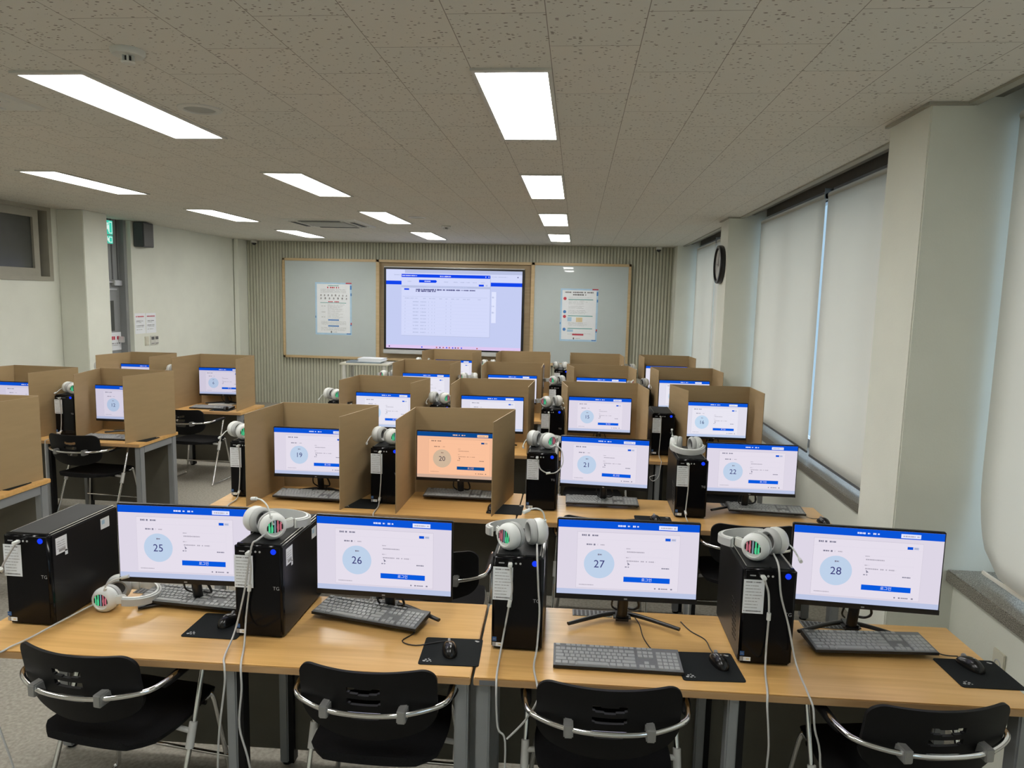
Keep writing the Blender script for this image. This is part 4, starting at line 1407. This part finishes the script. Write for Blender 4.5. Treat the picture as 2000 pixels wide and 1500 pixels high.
        g = MB(); g.tube([(s * 0.2675, -0.010, 0.435), (s * 0.2685, -0.040, 0.350)], 0.0145, 10, sm=False); g.tube([(s * 0.19, -0.02, 0.412), (s * 0.265, -0.022, 0.405)], 0.010, 10, sm=False)
        g.build('seat_bracket', 'bracket', t, 40)
    g = MB(); g.tube([(-0.20, -0.03, 0.41), (0.20, -0.03, 0.41)], 0.011, 8, sm=False); g.tube([(-0.21, 0.14, 0.412), (0.21, 0.14, 0.412)], 0.009, 8, sm=False)
    g.box(-0.05, 0.05, -0.06, 0.16, 0.408, 0.43)
    g.build('under_frame', 'chairblack', t, 50)
    MB().tube([(-0.268, 0.20, 0.16), (0.268, 0.20, 0.16)], 0.0075, 8, sm=False).build('stretcher', 'chrome', t, 60)
    return t
CH0 = make_chair(); ch_used = [False]
def chair(x, y, deg, label):
    rz = math.radians(deg)
    if not ch_used[0]:
        ch_used[0] = True
        t = CH0; t.location = (x, y, 0); t.rotation_euler = (0, 0, rz); t['label'] = label
        return t
    return dup(CH0, (x, y, 0), rz, label)
chair(-1.610, 2.345, -7, 'black slotted-back chair at the desk before screen 25')
chair(-0.645, 2.37, 0, 'black slotted-back chair at the desk before screen 26')
chair(0.135, 2.37, 2, 'black slotted-back chair at the desk before screen 27')
chair(1.115, 2.385, 9, 'black slotted-back chair at the desk before screen 28')
chair(-0.66, 3.46, 0, 'black chair behind screen 26, pulled back from desk of screen 20')
chair(0.19, 4.10, -2, 'black chair at the second row desk before screen 21')
chair(1.00, 4.10, 2, 'black chair behind the tower left of screen 28, at screen 22')
chair(0.17, 5.60, 2, 'black chair behind screen 21, at the desk of cubicle 15')
chair(1.19, 5.60, -3, 'black chair behind screen 22, at the desk of cubicle 16')
chair(-4.09, 5.62, -4, 'black chair on the left side, at the desk of screen 12')
chair(-3.95, 7.00, -4, 'black chair on the left side, at desk behind cubicle of screen 12')

# ============================================================ SEATS
PX = (-2.03, -1.135, -0.18, 0.71)
# front row
pc(-2.03, 2.38, 0, 'black tower left of screen 25, nothing on top')
pc(-1.138, 2.405, 0, 'black tower between screens 25 and 26')
pc(-0.180, 2.435, 0, 'black tower between screens 26 and 27')
pc(0.706, 2.45, 0, 'black tower between screens 27 and 28')
monitor(-1.500, 2.545, math.radians(2.2), 1.168, '25', 'pink', 'monitor showing number 25, leftmost of the front row')
monitor(-0.713, 2.577, math.radians(-0.5), 1.150, '26', 'pink', 'monitor showing number 26, in the front row')
monitor(0.222, 2.622, math.radians(1.5), 1.174, '27', 'pink', 'monitor showing number 27, in the front row')
monitor(1.112, 2.665, math.radians(-3.0), 1.180, '28', 'pink', 'monitor showing number 28, in the front row by the window')
keyboard(-1.515, 2.645, -4, 'grey keyboard under screen 25, partly behind the white headset', z=DZ + 0.017)
keyboard(-0.772, 2.606, -12, 'grey keyboard lying askew before screen 26', [(0.05, 0.07, 0.012), (0.06, 0.12, 0.006), (0.02, 0.165, 0.004), (0.06, 0.20, 0.004)], z=DZ + 0.017)
keyboard(0.182, 2.406, 1, 'grey keyboard lying straight before screen 27', [(0.147, 0.07, 0.010), (0.13, 0.12, 0.004), (0.115, 0.20, 0.003), (0.112, 0.30, 0.003), (0.10, 0.36, 0.004)])
keyboard(1.128, 2.626, 5, 'grey keyboard before screen 28', z=DZ + 0.017)
pad(-1.325, 2.475, 1, 'black mouse mat under the front edge of screen 25')
pad(-0.412, 2.400, 3, 'black mouse mat right of the keyboard of screen 26')
pad(0.503, 2.418, 4, 'black mouse mat right of the keyboard of screen 27')
pad(1.452, 2.496, 2, 'black mouse mat at the window end of the front desk')
mouse(-1.305, 2.500, -8, 'black mouse on the mat below screen 25')
mouse(-0.418, 2.395, 14, 'black mouse on the mat right of screen 26', [(0, 0.054, 0.012), (-0.03, 0.07, 0.004), (-0.12, 0.06, 0.0), (-0.17, 0.10, 0.0), (-0.12, 0.17, 0.0), (-0.15, 0.26, 0.0), (-0.25, 0.33, 0.0)])
mouse(0.545, 2.440, 12, 'black mouse on the mat between screens 27 and 28', [(0, 0.054, 0.012), (0.012, 0.11, 0.001), (0.02, 0.18, 0.0), (-0.01, 0.25, 0.0), (-0.02, 0.33, 0.0)])
mouse(1.448, 2.540, 18, 'black mouse on the mat nearest the window wall', [(0, 0.054, 0.012), (-0.03, 0.09, 0.002), (-0.06, 0.16, 0.0), (-0.08, 0.22, 0.0), (-0.15, 0.27, 0.0)])
G = ' 27'
headset('back', -1.845, 2.60, DZ, -78, 'white headset lying on the desk below screen 25',
        [[(-1.865, 2.545, 0.755), (-1.90, 2.43, 0.745), (-1.945, 2.27, 0.730), (-1.972, 2.195, 0.724), (-1.995, 2.165, 0.69), (-1.987, 2.155, 0.494), (-1.924, 2.145, 0.301), (-1.86, 2.13, 0.05)],
         [(-2.055, 2.372, 1.053), (-2.066, 2.362, 1.030), (-2.095, 2.360, 0.985), (-2.118, 2.362, 0.945), (-2.136, 2.385, 0.925), (-2.14, 2.42, 0.90)]], (-2.052, 2.366, 1.053))
headset('up', -1.160, 2.520, DZ + 0.3575, -36, 'white headset on the tower between screens 25 and 26',
        [[(-1.115, 2.468, 1.116), (-1.135, 2.40, 1.100), (-1.153, 2.388, 1.075), (-1.182, 2.385, 0.907), (-1.214, 2.37, 0.76), (-1.193, 2.25, 0.726), (-1.163, 2.19, 0.724), (-1.157, 2.178, 0.667), (-1.175, 2.17, 0.513), (-1.186, 2.17, 0.359), (-1.19, 2.17, 0.05)],
         [(-1.165, 2.396, 1.053), (-1.158, 2.384, 1.035), (-1.156, 2.388, 0.999), (-1.165, 2.390, 0.921), (-1.179, 2.388, 0.808), (-1.160, 2.33, 0.728), (-1.110, 2.202, 0.725), (-1.101, 2.185, 0.645), (-1.109, 2.18, 0.512), (-1.075, 2.18, 0.362), (-1.04, 2.18, 0.05)]], (-1.166, 2.394, 1.053))
headset('up', -0.172, 2.548, DZ + 0.3575, 36, 'white headset on the tower between screens 26 and 27',
        [[(-0.205, 2.424, 1.053), (-0.203, 2.415, 1.03), (-0.199, 2.420, 0.96), (-0.207, 2.422, 0.908), (-0.226, 2.418, 0.786), (-0.233, 2.35, 0.728), (-0.227, 2.212, 0.722), (-0.218, 2.20, 0.573), (-0.192, 2.2, 0.521), (-0.193, 2.2, 0.30), (-0.19, 2.2, 0.05)],
         [(-0.118, 2.515, 1.100), (-0.112, 2.425, 1.089), (-0.104, 2.420, 0.964), (-0.098, 2.420, 0.88), (-0.102, 2.39, 0.768), (-0.108, 2.32, 0.728), (-0.090, 2.212, 0.722), (-0.086, 2.195, 0.684), (-0.128, 2.2, 0.601), (-0.186, 2.2, 0.532)]], (-0.207, 2.422, 1.053))
headset('right', 0.715, 2.580, DZ + 0.3575, 42, 'white headset on the tower between screens 27 and 28',
        [[(0.735, 2.535, 1.105), (0.728, 2.44, 1.095), (0.742, 2.436, 0.99), (0.774, 2.436, 0.885), (0.797, 2.40, 0.765), (0.802, 2.28, 0.726), (0.808, 2.238, 0.700), (0.814, 2.225, 0.633), (0.839, 2.22, 0.503), (0.85, 2.22, 0.05)],
         [(0.680, 2.440, 1.053), (0.688, 2.434, 1.03), (0.700, 2.436, 0.99), (0.705, 2.436, 0.912), (0.704, 2.436, 0.80), (0.696, 2.40, 0.728), (0.670, 2.27, 0.724), (0.663, 2.236, 0.690), (0.671, 2.22, 0.568), (0.67, 2.22, 0.45), (0.676, 2.22, 0.05)]], (0.679, 2.438, 1.053))

# second row
def std_cables(px, py, y0):
    """one cord from the front port down the tower and over the desk edge"""
    return [[(px - 0.028, py - 0.010, 1.053), (px - 0.024, py - 0.018, 1.02), (px - 0.022, py - 0.014, 0.90), (px - 0.030, py - 0.02, 0.76), (px - 0.025, py - 0.07, 0.726), (px - 0.02, y0 + 0.01, 0.724), (px - 0.018, y0 - 0.014, 0.69), (px - 0.018, y0 - 0.018, 0.45), (px - 0.02, y0 - 0.02, 0.05)]], (px - 0.029, py - 0.012, 1.053)
yB = ROW['B'] + 0.215
pcB = ('black tower at the left end of the second row, left of cubicle 19', 'black tower between the cubicles of screens 19 and 20', 'black tower left of screen 21', 'black tower left of screen 22')
for k in range(4):
    pc(PX[k], yB - (0.03 if k < 2 else 0), 0, pcB[k])
monitor(-1.602, 4.215, math.radians(1), 1.165, '19', 'pink', 'monitor showing number 19 in a cardboard cubicle')
monitor(-0.706, 4.285, math.radians(0), 1.165, '20', 'warm', 'orange tinted monitor showing number 20')
monitor(0.196, 4.275, math.radians(-4), 1.166, '21', 'pink', 'monitor showing number 21, without a cubicle')
monitor(1.073, 4.273, math.radians(1), 1.166, '22', 'pink', 'monitor showing number 22, without a cubicle, near the window')
keyboard(-1.615, 4.172, -2, 'grey keyboard inside the cubicle of screen 19', z=DZ + 0.017)
keyboard(-0.705, 4.345, 0, 'grey keyboard inside the cubicle of screen 20', z=DZ + 0.017)
keyboard(0.193, 4.345, 1, 'grey keyboard under screen 21', z=DZ + 0.017)
keyboard(1.190, 4.345, -3, 'grey keyboard under screen 22', z=DZ + 0.017)
pad(-1.275, 4.130, 0, 'black mouse mat left of the tower beside cubicle 20')
pad(-0.395, 4.16, 0, 'black mouse mat left of the tower of screen 21')
pad(0.487, 4.068, 0, 'black mouse mat between the keyboard of screen 21 and next tower')
mouse(-0.475, 4.14, 0, 'black mouse at the right front of the cubicle of screen 20')
mouse(0.497, 4.075, 10, 'black mouse on the mat right of screen 21')
mouse(1.49, 4.20, 10, 'black mouse right of the keyboard of screen 22', [(0, 0.054, 0.012), (-0.03, 0.10, 0.0), (-0.06, 0.20, -0.002), (-0.14, 0.27, -0.002), (-0.2, 0.28, -0.002)], z=DZ)
zt = DZ + 0.3575
c, p = std_cables(PX[0], yB - 0.03, ROW['B'])
headset('down', -2.100, 4.235, zt, -38, 'white headset on the tower left of cubicle 19', c, p)
c, p = std_cables(PX[1], yB - 0.03, ROW['B'])
headset('down', -1.165, 4.265, zt, -30, 'white headset on the tower between cubicles 19 and 20', c, p)
headset('down', -0.195, 4.335, zt, -34, 'white headset on the tower left of screen 21',
        [[(-0.208, yB - 0.010, 1.053), (-0.204, yB - 0.02, 1.03), (-0.185, yB - 0.026, 0.985), (-0.14, yB - 0.03, 0.965), (-0.09, yB - 0.02, 0.972), (-0.055, yB + 0.02, 1.02), (-0.07, yB + 0.10, 1.085), (-0.11, yB + 0.13, 1.10)]], (-0.209, yB - 0.012, 1.053))
c, p = std_cables(PX[3], yB, ROW['B'])
headset('back', 0.695, 4.37, zt, 180, 'white headset with band to the front on the tower left of screen 22', c, p)

# third row
yC = ROW['C'] + 0.215
pcC = ('black tower left of the leftmost third row cubicle, mostly hidden', 'black tower between the two left cubicles of the third row', 'black tower left of cubicle 15', 'black tower with empty top between cubicles 15 and 16')
for k in range(4):
    pc(PX[k] + (0.035 if k == 3 else 0), yC, 0, pcC[k])
monitor(-1.61, 5.90, 0, 1.165, '13', 'cool', 'monitor in the leftmost cubicle of the third row')
monitor(-0.695, 5.93, math.radians(1), 1.165, '14', 'cool', 'monitor in the second cubicle of the third row, behind cubicle 20')
monitor(0.222, 6.06, math.radians(0), 1.170, '15', 'pink', 'monitor showing number 15 in a cardboard cubicle')
monitor(1.19, 6.04, math.radians(1), 1.165, '16', 'cool', 'monitor showing number 16 in the cubicle by the window')
c, p = std_cables(PX[0], yC, ROW['C'])
headset('down', -2.105, 5.97, zt, -35, 'white headset left of the leftmost third row cubicle', c, p)
headset('down', -1.165, 5.98, zt, -22, 'white headset between the two left cubicles of the third row')
c, p = std_cables(PX[2], yC, ROW['C'])
headset('right', -0.19, 6.00, zt, 36, 'white headset on the tower left of cubicle 15', c, p)
# white cord hanging from the tower beside cubicle 16
t = thing('usb_cord', 'white usb cord hanging from the bare tower left of cubicle 16', 'cable', (PX[3] + 0.035, yC, 1.053), 0)
MB().tube([(-0.028, -0.010, 0), (-0.024, -0.02, -0.03), (-0.022, -0.018, -0.15), (-0.03, -0.03, -0.30), (-0.03, -0.08, -0.326), (-0.03, -0.21, -0.328), (-0.035, -0.235, -0.36), (-0.05, -0.24, -0.45), (-0.09, -0.24, -0.49), (-0.12, -0.24, -0.46), (-0.07, -0.24, -0.44)], 0.0032, 6).build('cord', 'cable', t, 60)
MB().box(-0.034, -0.022, -0.028, -0.001, -0.005, 0.004, bev=0.002).build('plug', 'cable', t)

# fourth and farthest row
yD, yE = ROW['D'] + 0.215, ROW['E'] + 0.215
pos = ('leftmost', 'second from left', 'third from left', 'rightmost')
for k in range(4):
    pc(PX[k], yD, 0, 'black tower left of the %s cubicle in the fourth row' % pos[k])
    pc(PX[k], yE, 0, 'black tower left of the %s cubicle in the farthest row' % pos[k])
    monitor((-1.60, -0.68, 0.285, 1.17)[k], (7.53, 7.66, 7.66, 7.76)[k] - (0.10 if k == 3 else 0.02), math.radians((1, 2, 0, 2)[k]), 1.165, ('7', '8', '9', '10')[k], 'cool',
            'monitor in the %s cubicle of the fourth row' % pos[k])
    monitor((-1.61, -0.68, 0.27, 1.19)[k], 9.36, 0, (1.155, 1.125, 1.125, 1.160)[k], ('1', '2', '3', '4')[k], 'cool', 'monitor in the %s cubicle of the farthest row' % pos[k])
    headset('right', PX[k] + (-0.02, -0.02, -0.01, -0.01)[k], yD + 0.10, zt, (36, 22, 44, 36)[k], 'white headset beside the %s cubicle of the fourth row' % pos[k])
    headset('right', PX[k] - 0.015, yE + 0.10, zt, (4, 12, 0, 26)[k], 'white headset beside the %s cubicle of the farthest row' % pos[k])

# left block
pc(-4.389, 5.665, 0, 'black tower on the left side, left of cubicle 12')
pc(-4.43, 7.33, 0, 'black tower squeezed between the two cubicles near the door')
pc(-5.42, 7.40, 0, 'black tower hidden behind cubicle near the left pillar')
for o in bpy.data.objects:
    if o.get('label') == 'black tower hidden behind cubicle near the left pillar':
        o.location.x = -5.30
monitor(-3.900, 5.76, 0, 1.165, '12', 'left', 'monitor showing number 12 on the left side')
monitor(-3.93, 7.54, math.radians(4), 1.150, '6', 'left', 'monitor showing number 6, in the left side cubicle nearest the board')
monitor(-4.815, 5.76, 0, 1.165, '11', 'left', 'monitor in the cubicle at the left picture edge')
monitor(-4.835, 7.50, 0, 1.165, '5', 'left', 'monitor in the cubicle below the door notices')
keyboard(-3.955, 5.63, 1, 'grey keyboard inside cubicle 12 on the left side')
keyboard(-3.95, 7.33, 0, 'grey keyboard inside the left cubicle of screen 6')
pad(-3.690, 5.66, 0, 'black mouse mat under the right side of cubicle 12')
pad(-3.80, 7.27, 0, 'black mouse mat inside the left cubicle of screen 6')
pad(-3.635, 4.13, 0, 'black mouse mat on the left desk cut by the picture edge')
mouse(-3.76, 7.27, 5, 'black mouse inside the left cubicle of screen 6')
c, p = std_cables(-4.389, 5.665, 5.455)
headset('down', -4.395, 5.77, zt, -34, 'white headset on the tower left of cubicle 12', c, p)
headset('down', -4.43, 7.44, zt, -20, 'white headset between the two cubicles near the door')
headset('right', -5.31, 7.50, zt, 10, 'white headset beside the left pillar, half hidden by cubicle 12')
t = thing('document', 'white sheet of paper behind the keyboard of screen 6', 'paper', (-3.98, 7.62, DZ), 0)
MB().box(-0.14, 0.14, -0.06, 0.06, 0, 0.012).build('sheets', 'paper', t)

# number screens are drawn once the stands are placed
for num, tint, t in PEND:
    ui_screen(num, tint, t)

# cubicles (front-left, back-left, back-right, front-right corners)
for label, q in (
    ('cardboard cubicle around screen 19', ((-1.938, 3.965), (-1.905, 4.44), (-1.272, 4.47), (-1.370, 3.985))),
    ('cardboard cubicle around the orange screen 20', ((-1.025, 3.965), (-1.022, 4.45), (-0.378, 4.515), (-0.462, 4.005))),
    ('cardboard cubicle leftmost in the third row', ((-1.965, 5.72), (-1.925, 6.15), (-1.272, 6.11), (-1.345, 5.675))),
    ('cardboard cubicle second in the third row, behind cubicle 20', ((-1.012, 5.69), (-1.013, 6.16), (-0.352, 6.20), (-0.375, 5.70))),
    ('cardboard cubicle around screen 15', ((-0.055, 5.80), (-0.112, 6.19), (0.552, 6.22), (0.605, 5.78))),
    ('cardboard cubicle around screen 16 by the window', ((0.925, 5.80), (0.828, 6.22), (1.508, 6.22), (1.525, 5.80))),
    ('cardboard cubicle leftmost in the fourth row', ((-1.945, 7.38), (-1.925, 7.80), (-1.290, 7.86), (-1.325, 7.38))),
    ('cardboard cubicle second from left in the fourth row', ((-0.985, 7.38), (-0.995, 7.85), (-0.352, 7.86), (-0.350, 7.36))),
    ('cardboard cubicle third from left in the fourth row', ((-0.010, 7.50), (-0.093, 7.86), (0.585, 7.86), (0.640, 7.44))),
    ('cardboard cubicle rightmost in the fourth row', ((0.868, 7.42), (0.826, 7.86), (1.500, 7.87), (1.528, 7.44))),
    ('cardboard cubicle leftmost in the farthest row', ((-2.01, 9.12), (-1.935, 9.52), (-1.280, 9.52), (-1.345, 9.10))),
    ('cardboard cubicle second from left in the farthest row', ((-1.03, 9.10), (-1.010, 9.53), (-0.347, 9.57), (-0.325, 9.12))),
    ('cardboard cubicle third from left in the farthest row', ((-0.065, 9.12), (-0.075, 9.58), (0.590, 9.58), (0.622, 9.14))),
    ('cardboard cubicle rightmost in the farthest row', ((0.880, 9.14), (0.846, 9.58), (1.505, 9.58), (1.535, 9.20))),
    ('cardboard cubicle around screen 6 on the left side', ((-4.300, 7.165), (-4.270, 7.69), (-3.628, 7.69), (-3.598, 7.185))),
    ('cardboard cubicle around screen 12 on the left side', ((-4.147, 5.475), (-4.290, 6.01), (-3.572, 5.98), (-3.710, 5.465))),
    ('cardboard cubicle behind cubicle 12, by the door notices', ((-5.160, 7.165), (-5.090, 7.67), (-4.557, 7.70), (-4.557, 7.17))),
    ('cardboard cubicle left of cubicle 12 at picture edge', ((-5.26, 5.48), (-5.120, 6.0), (-4.490, 5.99), (-4.552, 5.475))),
    ('cardboard cubicle cut off at left edge, nearest on that side', ((-4.30, 3.80), (-4.22, 4.30), (-3.530, 4.325), (-3.610, 3.79))),
):
    cubicle(*q, label)

# cords built last, in the frame of the thing they belong to
for t, paths, plug in CABLES:
    inv = t.matrix_basis.inverted()
    local = t.name.startswith(('keyboard', 'computer_mouse'))
    for q in paths:
        pts = [Vector(p) if local else inv @ Vector(p) for p in q]
        MB().tube(pts, 0.0022 if local else 0.0033, 6, n=5).build('cord', 'blackcable' if local else 'cable', t, 70)
    if plug:
        b = MB()
        pv = inv @ Vector(plug)
        a = t.rotation_euler.z
        b.box(-0.007, 0.007, -0.016, 0.010, -0.005, 0.005, bev=0.002, mtx=Matrix.Translation(pv) @ Matrix.Rotation(-a, 4, 'Z'))
        b.build('usb_plug', 'white', t, 40)
        # the in-line adapter lower on the cord
        b = MB()
        q = min(paths, key=lambda q: (Vector(q[0]) - Vector(plug)).length)
        i = 3 if len(q) > 4 else 1
        p0 = inv @ Vector(q[i]); p1 = inv @ Vector(q[i + 1])
        d = (p1 - p0).normalized()
        b.tube([p0 - d * 0.012, p0 + d * 0.012], 0.0068, 8, sm=False)
        b.build('cord_adapter', 'white', t, 40)

# loose black cord on the floor by the left desks
t = thing('extension_cable', 'thin black cord lying on the carpet under the left rear desk', 'cable', (-4.40, 7.85, 0.004), 0)
MB().tube([(-0.10, -0.09, 0), (-0.07, 0.06, 0), (-0.12, 0.20, 0), (0.0, 0.12, 0), (0.10, 0.16, 0), (0.16, 0.02, 0), (0.30, 0.04, 0)], 0.004, 6).build('cord', 'blackcable', t, 70)
